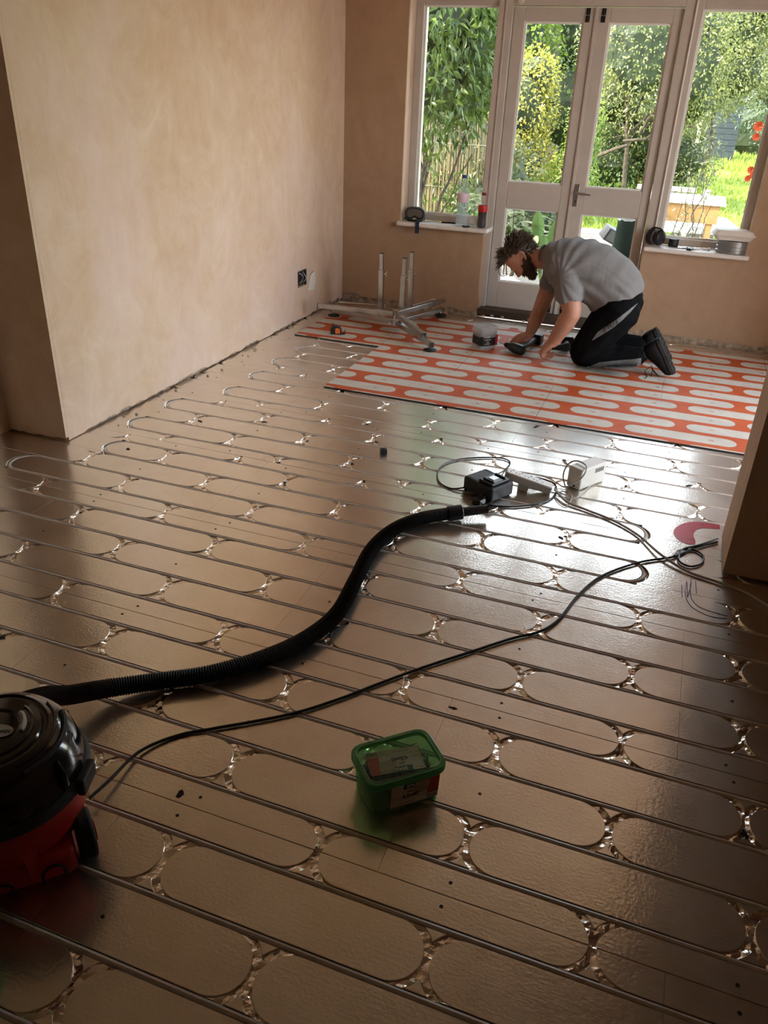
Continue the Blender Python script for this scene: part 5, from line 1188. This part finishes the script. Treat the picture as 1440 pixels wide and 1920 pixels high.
def keys(loc, label, seed, n=3, dark=False):
    r2 = random.Random(seed); k_ = empty('key_bunch', loc, r2.uniform(0, 3), label, 'keys')
    mb = MB(); mb.tube([(.014*math.cos(a), .014*math.sin(a), .004) for a in [6.283*i/16 for i in range(16)]], .0012, 6, close=True); mb.build('ring', SATIN, k_)
    for i in range(n):
        M_ = Matrix.Rotation(r2.uniform(-1, 1), 4, 'Z') @ Matrix.Translation((.012, 0, .002+.003*i)); mb = MB(); mb.lathe([(.012, 0), (.012, .0022)], 14, (.012, 0, 0), M=M_); mb.box((.022, -.004, 0), (.052, .003, .0022), M_)
        for q in range(4): mb.box((.030+q*.005, .003, 0), (.033+q*.005, .0055, .0022), M_)
        mb.build('key', SATIN, k_)
    mb = MB(); M_ = Matrix.Rotation(r2.uniform(2, 4), 4, 'Z'); mb.box((.010, -.016, 0), (.060, .016, .015), M_); mb.build('fob', BLK, k_, bevel=.005)
    return k_
keys(sl(881, 429, S1, 5.95), 'car key fob and keys between the two bottles', 3)
mb = MB(); mb.prism([(-.055, -.035), (.06, -.028), (.05, .035), (-.05, .03)], 0, .0012); o = mb.build('folded_paper', mat('white_paper', (.72, .72, .76), .7), None); o.location = sl(802, 420, S1, 5.965); tag(o, 'folded white paper beside the goggles on the left sill', 'paper')
pn = empty('pen', sl(841, 420, S1, 6.04), .12, 'black pen lying on the left sill beside the water bottle', 'pen')
mb = MB(); mb.cyl((-.055, 0, .005), (.05, 0, .005), .005, n=10); mb.build('barrel', BLK, pn, True)
mb = MB(); mb.cyl((.05, 0, .005), (.065, 0, .005), .005, .001, n=10); mb.build('tip', SATIN, pn, True)
mb = MB(); mb.box((-.05, -.001, .009), (-.015, .001, .0112)); mb.build('clip', SATIN, pn)
# ------------------------------------------------------------------ right window sill
S2 = SILL2+.0005
e = sl(1229, 455, S2, 6.0); ed = empty('ear_defenders', e, .95, 'black ear defenders resting at the left end of the right sill', 'ear defenders')
for s, y in ((-1, -.028), (1, .040)):
    Mc = Matrix.Translation((.0, y, .056)) @ Matrix.Rotation(HP, 4, 'X') @ Matrix.Rotation(s*.0, 4, 'Y'); mb = MB(); mb.lathe([(.030, -.016*0+.022), (.046, .014), (.053, .0), (.050, -.012), (.036, -.016), (.03, -.012)], 28, M=Mc @ Matrix.Scale(1.0, 4, (0, 1, 0))); c_ = mb.build('ear_cup', BLK, ed, True)
mb = MB(); mb.lathe([(.045, -.012), (.049, .0), (.045, .012)], 24, M=Matrix.Translation((0, .008, .056)) @ Matrix.Rotation(HP, 4, 'X'), cap0=False, cap1=False); mb.build('cushion', mat('mauve_cushion', (.12, .085, .095), .6), ed, True)
mb = MB(); mb.tube(smooth_path([(.0, -.040, .075), (.0, -.042, .100), (.0, -.020, .112), (.0, .008, .114), (.0, .036, .112), (0, .054, .100), (0, .052, .075)], 6), .006, 8); mb.build('headband', BLKM, ed, True)
mb = MB(); mb.lathe([(.018, 0), (.032, 0), (.033, .002), (.033, .048), (.032, .050), (.018, .050)], 28); o = mb.build('tape_roll', BLKM, None, True); o.location = sl(1263, 455, S2, 6.045); tag(o, 'short black roll of tape standing on the right sill', 'tape')
keys(sl(1297, 464, S2, 5.97), 'bunch of silver keys lying on the right sill', 9, 4)
for (px, py, lb_) in ((1281, 456, 'crumpled silver foil scrap by the tape roll on the right sill'), (1324, 466, 'small metal drill chuck key right of the keys on the sill')):
    p = sl(px, py, S2, 5.98); mb = MB()
    if px < 1300:
        vs = []; fs = []
        for j in range(7):
            for i in range(9): vs.append(((i/8-.5)*.07, (j/6-.5)*.05, .004+.012*abs(noise.noise((i*.9, j*.9, 3)))))
        for j in range(6):
            for i in range(8): q = j*9+i; fs.append((q, q+1, q+10, q+9))
        mb.add(vs, fs); o = mb.build('foil_scrap', CRUM, None); tag(o, lb_, 'foil')
    else:
        mb.cyl((-.022, 0, .008), (.014, 0, .008), .005, n=10); mb.cyl((.012, 0, .009), (.028, 0, .009), .009, n=12); mb.cyl((-.018, -.016, .008), (-.018, .016, .008), .003, n=8); o = mb.build('chuck_key', SATIN, None, True); tag(o, lb_, 'tool')
    o.location = p+Vector((0, .02, 0))
cw = sl(1372, 470, S2, 6.0); co_ = empty('wire_coil', cw, 0, 'shrink wrapped coil of silver wire at the right end of the right sill', 'coil'); WIRE = mat('silver_wire', (.42, .42, .41), .3, .9)
for i in range(9):
    mb = MB(); rr = .098+.004*math.sin(i*2.1); mb.tube([(rr*math.cos(a), .80*rr*math.sin(a), .008+.0082*i) for a in [6.283*k/36 for k in range(36)]], .0048, 6, close=True); mb.build('wire_turn', WIRE, co_, True)
mb = MB(); mb.lathe([(.080, .004), (.104, .004), (.106, .04), (.104, .080), (.080, .081)], 36, M=Matrix.Scale(.82, 4, (0, 1, 0)), cap0=False, cap1=False); mb.build('clear_wrap', clear_plastic('wrap_film', (.9, .9, .9), .2, .12), co_, True)
fb = empty('foam_box', cw+Vector((-.012, 0, .0825)), .06, 'white foam takeaway box sitting on the wire coil', 'food box')
FOAM = mat('white_foam', (.82, .76, .68), .6, bump=.1, bump_scale=120)
mb = MB(); mb.rings(rr_rings([(.20, .13, .02, 0), (.215, .15, .025, .003), (.262, .178, .03, .030), (.275, .186, .03, .033)]), True, True); mb.build('tray', FOAM, fb, True)
mb = MB(); mb.rings(rr_rings([(.275, .186, .03, .0335), (.265, .178, .03, .037), (.228, .15, .03, .060), (.215, .14, .03, .064)]), True, True); mb.build('hinged_lid', FOAM, fb, True)
# white dome sensor over the door
p = atY(977, 1, 6.07); mb = MB(); mb.ball((p.x, 6.066, p.z+.006), .026, 18, 12, sc_=(1, .5, 1)); tag(mb.build('dome_sensor', WPLAST, None, True), 'small white round sensor on the door head', 'sensor')
# loose mortar at the door threshold
r2 = random.Random(2)
for i in range(16):
    x = r2.uniform(-1.36, -.3); y = r2.uniform(5.93, 5.975); s = r2.uniform(.006, .016); mb = MB(); mb.ball((0, 0, 0), s, 7, 5, sc_=(1.2, .9, .7)); me_ = mb
    o = mb.build('mortar_crumb', MORTAR, FLOOR); o.location = (x, y, s*.5)
for i in range(26):
    y = r2.uniform(2.9, 5.8); s = r2.uniform(.003, .009); mb = MB(); mb.ball((0, 0, 0), s, 6, 4, sc_=(1.2, .9, .7)); o = mb.build('mortar_crumb', MORTAR, FLOOR); o.location = (LW_X+r2.uniform(.01, .10), y, s*.5)
# ------------------------------------------------------------------ kneeling man
from mathutils.bvhtree import BVHTree
SKIN = mat('skin', (.44, .21, .135), .5, noise_amt=.10, noise_scale=14, bump=.08, bump_scale=150, sss=.08)
HAIRM = mat('dark_brown_hair', (.060, .039, .023), .5, noise_amt=.4, noise_scale=40); BEARDM = mat('brown_beard', (.055, .028, .014), .6, noise_amt=.4, noise_scale=60)
SHIRT = mat('grey_tshirt', (.185, .175, .168), .85, noise_amt=.06, noise_scale=200, bump=.25, bump_scale=9, bump_dist=.02, spec=.2, stretch=(2.2, .6, .5))
TROUS = mat('black_work_trousers', (.0045, .0045, .005), .85, noise_amt=.3, noise_scale=20, bump=.35, bump_scale=14, bump_dist=.01, spec=.08)
PANEL = mat('grey_trouser_panel', (.15, .145, .14), .7, noise_amt=.2, noise_scale=40); SHOEM = mat('black_shoe', (.006, .0055, .0055), .65, spec=.2, noise_amt=.4, noise_scale=30, bump=.3, bump_scale=60); SOLEM = mat('worn_sole', (.020, .019, .018), .7, noise_amt=.3, noise_scale=25)
YB = 5.10
def ellip(mb, secs, n=24, p=2.4):
    """sections (T, B, b, y): top and bottom contour points (x, z), half width across, centre depth"""
    rings = []
    for T, B, b, y in secs:
        T = Vector((T[0], 0, T[1])); B = Vector((B[0], 0, B[1])); c = (T+B)/2; h = (T-B)/2; ring = []
        for i in range(n):
            a = 2*math.pi*i/n; ca, sa = math.cos(a), math.sin(a)
            k1 = math.copysign(abs(ca)**(2/p), ca); k2 = math.copysign(abs(sa)**(2/p), sa)
            q = c + h*k1; ring.append((q.x, y+b*k2, q.z))
        rings.append(ring)
    mb.rings(rings)
def chain(mb, pts, rad, n=14, k=4):
    """tapered limb with rounded ends"""
    P = smooth_path(pts, k); m = len(P)-1; R_ = []
    for i in range(m+1):
        t_ = i/m*(len(rad)-1); j = min(int(t_), len(rad)-2); R_.append(rad[j]+(rad[j+1]-rad[j])*(t_-j))
    d0 = (P[0]-P[1]).normalized(); d1 = (P[-1]-P[-2]).normalized()
    P = [P[0]+d0*R_[0]*.75, P[0]+d0*R_[0]*.45] + P + [P[-1]+d1*R_[-1]*.45, P[-1]+d1*R_[-1]*.75]; R_ = [R_[0]*.35, R_[0]*.8] + R_ + [R_[-1]*.8, R_[-1]*.35]
    mb.tube(P, lambda i: R_[i], n)
def remesh(mb, name, mat_, parent, voxel=.006, it=3, disp=None):
    o = mb.build(name, None); m = o.modifiers.new('r', 'REMESH'); m.mode = 'VOXEL'; m.voxel_size = voxel; m.use_smooth_shade = True
    s = o.modifiers.new('s', 'SMOOTH'); s.iterations = it; s.factor = .5
    me = evaluated_mesh(o)
    me.name = name
    if disp:
        nv = len(me.vertices); co_ = np.empty(nv*3); no_ = np.empty(nv*3); me.vertices.foreach_get('co', co_); me.vertices.foreach_get('normal', no_)
        co_ = co_.reshape(-1, 3); d_ = np.array([disp(Vector(c)) for c in co_]); co_ = co_ + no_.reshape(-1, 3)*d_[:, None]; me.vertices.foreach_set('co', co_.reshape(-1)); me.update()
    me.polygons.foreach_set('use_smooth', [True]*len(me.polygons)); me.materials.clear(); me.materials.append(mat_)
    o = bpy.data.objects.new(name, me); COL.objects.link(o)
    if parent: o.parent = parent
    return o
# --- head frame
HC = Vector((-.928, 5.085, .612)); HF = Vector((-.31, -.06, -.949)).normalized(); HU = Vector((-.949, 0, .31)); HU = (HU-HF*HU.dot(HF)).normalized(); HS = HU.cross(HF).normalized()
if HS.y > 0: HS = -HS                                                  # +s = camera side
def Hd(f, s, u): return HC + HF*f + HS*s + HU*u
HT = [(-.122, .060, .014, .012), (-.112, .055, .030, .026), (-.095, .043, .048, .040), (-.075, .028, .066, .053), (-.05, .010, .083, .063), (-.02, .0, .092, .069), (.02, -.004, .097, .074), (.06, -.008, .095, .075), (.09, -.010, .082, .066), (.110, -.012, .056, .045), (.122, -.013, .022, .018)]
def head_pt(u, a, grow=0.0):
    for k in range(len(HT)-1):
        if HT[k][0] <= u <= HT[k+1][0]: break
    t_ = (u-HT[k][0])/(HT[k+1][0]-HT[k][0]); t_ = min(max(t_, 0), 1); fc, rf, rs = [HT[k][i]+(HT[k+1][i]-HT[k][i])*t_ for i in (1, 2, 3)]
    return Hd(fc+(rf+grow)*math.cos(a), (rs+grow)*math.sin(a), u + (grow if u > .1 else 0))
bm_ = MB()
bm_.rings([[head_pt(r_[0], 2*math.pi*i/28) for i in range(28)] for r_ in HT])
chain(bm_, [Hd(.086, 0, .018), Hd(.099, 0, -.006), Hd(.112, 0, -.030)], [.009, .010, .0125], 10)      # nose
for s in (-1, 1):
    bm_.ball(tuple(Hd(.100, s*.011, -.036)), .009, 10, 7); bm_.ball(tuple(Hd(.083, s*.030, .020)), .014, 12, 8, sc_=(1, 1.3, 1)); bm_.ball(tuple(Hd(.079, s*.031, .001)), .0135, 12, 8)
    bm_.ball(tuple(Hd(.070, s*.040, -.030)), .022, 12, 8)
    chain(bm_, [Hd(-.012, s*.073, .024), Hd(-.030, s*.080, .022), Hd(-.034, s*.083, -.002), Hd(-.020, s*.079, -.026), Hd(-.008, s*.073, -.034)], [.006, .007, .007, .006, .006], 8); bm_.ball(tuple(Hd(-.018, s*.072, -.004)), .016, 10, 8, sc_=(1, .5, 1.5))
chain(bm_, [Hd(.082, -.020, -.064), Hd(.094, 0, -.060), Hd(.082, .020, -.064)], [.006, .007, .006], 8); chain(bm_, [Hd(.080, -.018, -.074), Hd(.090, 0, -.075), Hd(.080, .018, -.074)], [.006, .0075, .006], 8)
chain(bm_, [Hd(-.02, 0, -.04), Hd(-.035, 0, -.10), Vector((-.775, YB, .615))], [.060, .060, .075], 18)      # neck
# torso core below the shirt
ellip(bm_, [((-.24, .50), (-.42, .36), .13, YB), ((-.42, .66), (-.60, .44), .15, YB), ((-.62, .70), (-.70, .48), .165, YB), ((-.75, .67), (-.77, .55), .11, YB)])
# arms
shN, elN, wrN, fiN = atY(1060, 507, 4.955), atY(1073, 586, 4.875), atY(1036, 643, 4.915), atY(1023, 660, 4.955)
shF, elF, wrF, fiF = Vector((-.715, 5.27, .60)), atY(1012, 582, 5.31), atY(992, 629, 5.235), atY(974, 641, 5.19)
chain(bm_, [Vector((-.68, 5.02, .60)), shN, shN.lerp(elN, .5), elN], [.075, .076, .066, .055], 16); chain(bm_, [elN, elN.lerp(wrN, .3), elN.lerp(wrN, .75), wrN], [.055, .057, .044, .034], 16)
chain(bm_, [Vector((-.70, 5.16, .60)), shF, shF.lerp(elF, .5), elF], [.075, .072, .058, .047], 16); chain(bm_, [elF, elF.lerp(wrF, .3), elF.lerp(wrF, .75), wrF], [.047, .049, .037, .029], 16)
def hand(mb, wr, d, nrm, curl, spread=.021, thumb=1, sc=1.0):
    """palm and five bent fingers; d towards the fingers, nrm out of the palm"""
    d = Vector(d).normalized(); nrm = (Vector(nrm)-d*Vector(nrm).dot(d)).normalized(); s = d.cross(nrm)
    spread *= sc
    for k in range(4):                                                    # palm as four merging rays
        o_ = (k-1.5)*spread; chain(mb, [wr+s*o_*.55, wr+d*.045*sc+s*o_*.9, wr+d*.080*sc+s*o_], [.020, .0195, .0140], 10)
    lens = ((.040, .026, .020), (.045, .030, .022), (.042, .028, .021), (.033, .021, .018))
    for k in range(4):
        p = wr+d*sc*(.083-.004*abs(k-1.2))+s*((k-1.5)*spread); a = curl[0]; P = [p]
        for j in range(3):
            p = p + (d*math.cos(a)+nrm*math.sin(a))*lens[k][j]*sc; P.append(p); a += curl[min(j+1, 2)]
        chain(mb, P, [.0112, .0104, .0095, .0080], 9, 3)
    b = wr+d*.022+s*(-thumb*.030)+nrm*.006
    P = [b, b+d*.030-s*thumb*.018+nrm*.014, b+d*.055-s*thumb*.014+nrm*.030, b+d*.074-s*thumb*.004+nrm*.038]; chain(mb, P, [.015, .0125, .0105, .0080], 9, 3)
dN = (fiN-wrN).normalized(); hand(bm_, wrN-dN*.006, dN+Vector((-.35, .0, .05)), Vector((.75, .15, -.65)), (.95, 1.15, .7), thumb=1, sc=1.15)
dF = (Vector((fiF.x, fiF.y, fiF.z))-wrF).normalized(); hand(bm_, wrF+dF*.004, Vector((-.80, -.25, -.35)), Vector((-.1, .25, -.95)), (.45, .75, .6), thumb=-1)
man = remesh(bm_, 'person', SKIN, None, .0050, 3)
tag(man, 'bearded man in grey t-shirt and black trousers kneeling to screw down printed boards', 'person')
# --- t-shirt
ts = MB()
TS = [((-.172, .492), (-.470, .338), .196, YB), ((-.178, .520), (-.485, .358), .199, YB), ((-.205, .575), (-.500, .372), .198, YB), ((-.285, .652), (-.545, .385), .204, YB), ((-.390, .712), (-.600, .405), .208, YB), ((-.505, .745), (-.655, .430), .214, YB), ((-.62, .750), (-.705, .455), .215, YB), ((-.705, .735), (-.742, .485), .195, YB), ((-.762, .712), (-.768, .525), .140, YB), ((-.795, .695), (-.785, .560), .085, YB)]
ellip(ts, TS, 32, 2.3)
slN = shN.lerp(elN, .62); slF = shF.lerp(elF, .50)
chain(ts, [Vector((-.67, 5.03, .60)), shN+Vector((0, .02, .005)), shN.lerp(elN, .35), slN], [.095, .094, .085, .082], 20); chain(ts, [Vector((-.69, 5.15, .60)), shF, shF.lerp(elF, .3), slF], [.092, .088, .078, .074], 20)
def wr_(p):
    d = (p-Vector((-.66, 4.93, .56))); r_ = math.sqrt(d.x*d.x+d.z*d.z); a = math.atan2(d.z, d.x)
    w1 = .0050*math.sin(a*15+3.0*noise.noise((p.x*5, p.y*4, p.z*5))) * max(0, 1-abs(r_-.20)/.20)
    w2 = .0040*math.sin((p.x*.55+p.z)*95+4*noise.noise((p.x*6, p.y*6, p.z*6))) * max(0, 1-(Vector((p.x+.28, 0, p.z-.47)).length)/.16)
    w3 = .0035*math.sin(p.x*120+2*noise.noise((p.x*8, p.y*8, 0)))*max(0, 1-abs(p.x+.70)/.10)*(1 if p.z > .66 else 0)
    return w1+w2+w3+.003*noise.noise((p.x*12, p.y*9, p.z*12))
shirt = remesh(ts, 't_shirt', SHIRT, man, .0065, 3, wr_)
nk = [Vector((-.795, YB, .628)) + Vector((.02*math.cos(a)-.008*math.sin(a), .070*math.cos(a), .060*math.sin(a))) for a in [6.283*i/24 for i in range(24)]]
mb = MB(); mb.tube(nk, .0075, 8, close=True); mb.build('collar', SHIRT, man, True)
# --- trousers
tm = MB()
ellip(tm, [((-.250, .570), (-.455, .43), .150, YB), ((-.205, .515), (-.445, .37), .172, YB), ((-.172, .45), (-.40, .29), .192, YB), ((-.175, .37), (-.36, .25), .185, YB), ((-.20, .30), (-.32, .24), .15, YB)], 28)
knN, anN = Vector((-.468, 4.965, ZB+.088)), Vector((-.128, 4.985, ZB+.105)); knF, anF = Vector((-.455, 5.275, ZB+.088)), Vector((-.135, 5.255, ZB+.110))
for kn, an, hy in ((knN, anN, 4.995), (knF, anF, 5.215)):
    hp_ = Vector((-.285, hy, .385))
    chain(tm, [hp_, hp_.lerp(kn, .35), hp_.lerp(kn, .75), kn], [.130, .124, .100, .086], 20)
    chain(tm, [kn, kn.lerp(an, .35)+Vector((0, 0, -.010)), kn.lerp(an, .7), an], [.082, .074, .066, .058], 18)
def wt(p): return .007*noise.noise((p.x*9, p.y*7, p.z*9))+.0045*math.sin((p.x-p.z*.6)*70+5*noise.noise((p.x*5, p.y*5, p.z*5)))*max(0, 1-Vector((p.x+.36, 0, p.z-.20)).length/.20)
trousers = remesh(tm, 'trousers', TROUS, man, .0070, 3, wt)
zmin = min(v.co.z for v in trousers.data.vertices)
for v in trousers.data.vertices:
    if v.co.z < ZB+.001: v.co.z = ZB+.001
bvh = BVHTree.FromPolygons([v.co.copy() for v in trousers.data.vertices], [tuple(p.vertices) for p in trousers.data.polygons])
def onto(px, py, off=.0022):
    d = ray(px, py).normalized(); h = bvh.ray_cast(CPOS, d)
    return (h[0] + h[1]*off) if h[0] is not None else CPOS+d*5.0
def zz(p): return (1000+p[0]/4.966, 540+p[1]/4.966)
def panel(name, lo, hi, m, parent, nu=24, nv=4, off=.0022):
    def along(P, t_):
        t_ = t_*(len(P)-1); i = min(int(t_), len(P)-2); f = t_-i; return (P[i][0]+(P[i+1][0]-P[i][0])*f, P[i][1]+(P[i+1][1]-P[i][1])*f)
    vs = []; fs = []
    for i in range(nu+1):
        a, c = along(lo, i/nu), along(hi, i/nu)
        for j in range(nv+1): vs.append(onto(a[0]+(c[0]-a[0])*j/nv, a[1]+(c[1]-a[1])*j/nv, off))
    for i in range(nu):
        for j in range(nv): q = i*(nv+1)+j; fs.append((q, q+1, q+nv+2, q+nv+1))
    mb = MB(); mb.add(vs, fs); return mb.build(name, m, parent, True)
panel('thigh_panel', [zz(p) for p in ((548, 490), (640, 436), (740, 372), (830, 298), (905, 222), (972, 142))], [zz(p) for p in ((546, 488), (596, 412), (680, 356), (770, 296), (868, 220), (970, 141))], PANEL, trousers)
panel('shin_panel', [zz(p) for p in ((500, 738), (640, 748), (800, 748), (940, 738), (1000, 715))], [zz(p) for p in ((500, 735), (610, 692), (790, 672), (930, 662), (1004, 652))], PANEL, trousers)
def text_on(body, c, d, size, name):
    """lettering laid on the trousers along pixel direction d from pixel c"""
    o = text_mesh(name, body, 1.0, Matrix.Identity(4), LBLK, trousers, 0, .01)
    L_ = math.hypot(*d); ux, uy = d[0]/L_, d[1]/L_
    for v in o.data.vertices:
        x, y = v.co.x*size, v.co.y*size; v.co = onto(c[0]+x*ux+y*uy, c[1]+x*uy-y*ux, .0034)
text_on('-9°PEAK', zz((718, 356)), (212, -130), 10.5, 'panel_lettering'); text_on('EXTREME', zz((740, 720)), (100, -2), 5.0, 'panel_lettering')
# --- shoes
def shoe(heel, toe, y, label):
    heel = Vector((heel[0], y, heel[1])); toe = Vector((toe[0], y, toe[1])); d = (toe-heel).normalized(); n_ = Vector((-d.z, 0, d.x))      # out of the sole
    if n_.x < 0: n_ = -n_
    Ls = (toe-heel).length; rings = []; srings = []
    for t_, h, w_ in ((0, .060, .022), (.04, .085, .033), (.12, .105, .037), (.25, .112, .038), (.38, .098, .039), (.52, .080, .043), (.68, .066, .047), (.82, .056, .046), (.93, .046, .036), (.99, .030, .018)):
        p = heel+d*Ls*t_; ring = []
        for i in range(18):
            a = 2*math.pi*i/18; ca, sa = math.cos(a), math.sin(a); k1 = math.copysign(abs(ca)**.8, ca); k2 = math.copysign(abs(sa)**.8, sa)
            ring.append(p - n_*(h*.5-.5*h*k1*1.0) + Vector((0, w_*k2*(1 if ca > -.2 else .82), 0)))
        rings.append(ring)
    mb = MB(); mb.rings(rings); sh_ = mb.build('shoe', SHOEM, man, True, angle=60); tag(sh_, label)
    out = []
    for t_, w_ in ((-.01, .020), (.03, .032), (.12, .038), (.3, .035), (.45, .036), (.62, .045), (.78, .050), (.92, .042), (1.0, .022)): out.append((t_*Ls, w_))
    poly = [(a, c) for a, c in out] + [(a, -c) for a, c in reversed(out)]
    Mx = Matrix(((d.x, 0, n_.x, heel.x), (0, 1, 0, y), (d.z, 0, n_.z, heel.z), (0, 0, 0, 1))); mb = MB(); mb.prism(poly, -.012, .014, Mx); so2 = mb.build('sole', SOLEM, sh_, bevel=.004)
    for k in range(7):
        x = Ls*(.08+.13*k); mb = MB(); mb.box((x, -.030, .013), (x+.018, .030, .018), Mx); mb.build('tread_bar', SOLEM, sh_)
    mb = MB(); mb.tube([heel+d*Ls*.22-n_*(.105)+Vector((.036*math.cos(a)*d.x*.9, .036*math.sin(a), .036*math.cos(a)*d.z*.9)) for a in [6.283*i/16 for i in range(16)]], .010, 8, close=True); mb.build('collar', SHOEM, sh_, True)
    return sh_, heel, d, n_, Ls
s1 = shoe((-.040, .238), (.092, ZB+.034), 4.985, 'black work shoe, sole turned up, toes on the floor')
s2 = shoe((-.072, .232), (.060, ZB+.034), 5.255, 'black work shoe further from the camera')
lp = [fl(1222, 686, .060), fl(1216, 690, .045), fl(1209, 696, .022), fl(1213, 706, .010), fl(1208, 710, .008)]; mb = MB(); mb.tube(smooth_path(lp, 6), .0022, 6)
lp2 = [fl(1222, 686, .060), fl(1226, 697, .030), fl(1236, 706, .010), fl(1230, 700, .012), fl(1222, 690, .05)]; mb.tube(smooth_path(lp2, 6), .0022, 6); mb.tube(smooth_path([fl(1222, 686, .060), fl(1223, 696, .03), fl(1220, 706, .010)], 6), .0022, 6)
mb.build('lace', SHOEM, s1[0], True)
# --- hair and beard
r3 = random.Random(21)
cap = MB(); rings = []
CAPH = [(-.005, 1.9), (.03, 1.35), (.055, .95), (.08, .55), (.10, 0), (.118, 0)]
lk = MB()
def lock(root, dirs, L, r0, seg=5, curl=.5, seed=0):
    P = [root]; d = Vector(dirs).normalized()
    for k in range(seg):
        d = (d + Vector((noise.noise((seed, k*.6, 0)), noise.noise((seed, k*.6, 7)), noise.noise((seed, k*.6, 13))-.12))*curl).normalized(); P.append(P[-1]+d*L/seg)
    lk.tube(P, lambda i: r0*(1-.85*(i/seg)**1.5), 5)
for i in range(1100):                                                       # scalp hair
    u = r3.uniform(-.055, .121); a = r3.uniform(-math.pi, math.pi)
    front = math.cos(a)
    if u < .085 and front > .0 and u < .045+.055*front: continue
    if u < .02 and front > -.30: continue
    if u < -.02 and front > -.55: continue
    if abs(abs(a)-1.80) < .42 and u < .030: continue
    p = head_pt(u, a, .002); nrm = (p-Hd(-.01, 0, u*.4)).normalized()
    flow = (-HF*.75 - HU*.25) if front < .35 else (HF*.25+HU*.55)
    L_ = r3.uniform(.035, .062) if u > .0 else r3.uniform(.018, .034)
    lock(p, nrm*.34+flow*.85+Vector((r3.gauss(0, .25), r3.gauss(0, .25), r3.gauss(0, .2))), L_, r3.uniform(.0040, .0068), 5, .48, i*1.37)
for i in range(9):                                                          # fringe falling forward
    a = r3.uniform(-.6, .9); p = head_pt(.088, a, .003); lock(p, HF*.9+HU*.35+Vector((-.15, 0, 0)), r3.uniform(.055, .085), .0040, 6, .30, 90+i)
fr = [Hd(.085, .03, .095), Hd(.118, .034, .098), Hd(.142, .034, .085), Hd(.150, .032, .062), Hd(.140, .030, .045)]; lk.tube(smooth_path(fr, 5), .0026, 5)
rows = []
for u in (-.045, -.02, .01, .04, .06, .08, .10, .115, .1215):
    ring = []
    for i in range(28):
        a = 2*math.pi*i/28; front = math.cos(a); g = .008
        if (u < .085 and front > .0 and u < .045+.055*front) or (u < .02 and front > -.30) or (u < -.02 and front > -.55): g = -.012
        ring.append(head_pt(u, a, g))
    rows.append(ring)
lk.rings(rows, True, True)
lk.build('hair', HAIRM, man, True, angle=80)
lk = MB()
for i in range(900):
    u = r3.uniform(-.122, -.012); a = r3.choice((-1, 1))*r3.uniform(.02, 2.05); ff = math.cos(a)
    if u > -.045 and ff > .45: continue
    if u > -.086 and ff > .80 and not (-.056 < u < -.046): continue
    if u > -.022 and ff > .12: continue
    p = head_pt(u, a, .0005); nrm = (p-Hd(.01, 0, u*.7)).normalized(); lock(p, nrm*.55-HU*.6+HF*.15, r3.uniform(.012, .024), r3.uniform(.0030, .0048), 4, .45, i*.77)
rows = []
for u in (-.121, -.112, -.095, -.075, -.055, -.035, -.015):
    ring = []
    for i in range(28):
        a = 2*math.pi*i/28; ff = math.cos(a); g = .005
        if (u > -.045 and ff > .45) or (u > -.086 and ff > .80) or (u > -.022 and ff > .12) or ff < -.48: g = -.012
        ring.append(head_pt(u, a, g))
    rows.append(ring)
lk.rings(rows, True, True); lk.build('beard', BEARDM, man, True, angle=80)
lk = MB()
for s in (-1, 1):
    for k in range(16): lock(Hd(.092-.010*k/15, s*(.016+.028*k/15), .024+.003*math.sin(k/15*3)), HF*.4-HU*.1+HS*s*.7, .010, .0016, 3, .2, k+50*s)
lk.build('eyebrow', HAIRM, man)
mb = MB()
for s in (-1, 1): mb.tube([Hd(.0905-.002*abs(k-3), s*(.020+.004*k), -.004-.001*(3-abs(k-3))) for k in range(7)], .0014, 5)
mb.build('eyelashes', HAIRM, man)
bpy.data.scenes.remove(TMP)
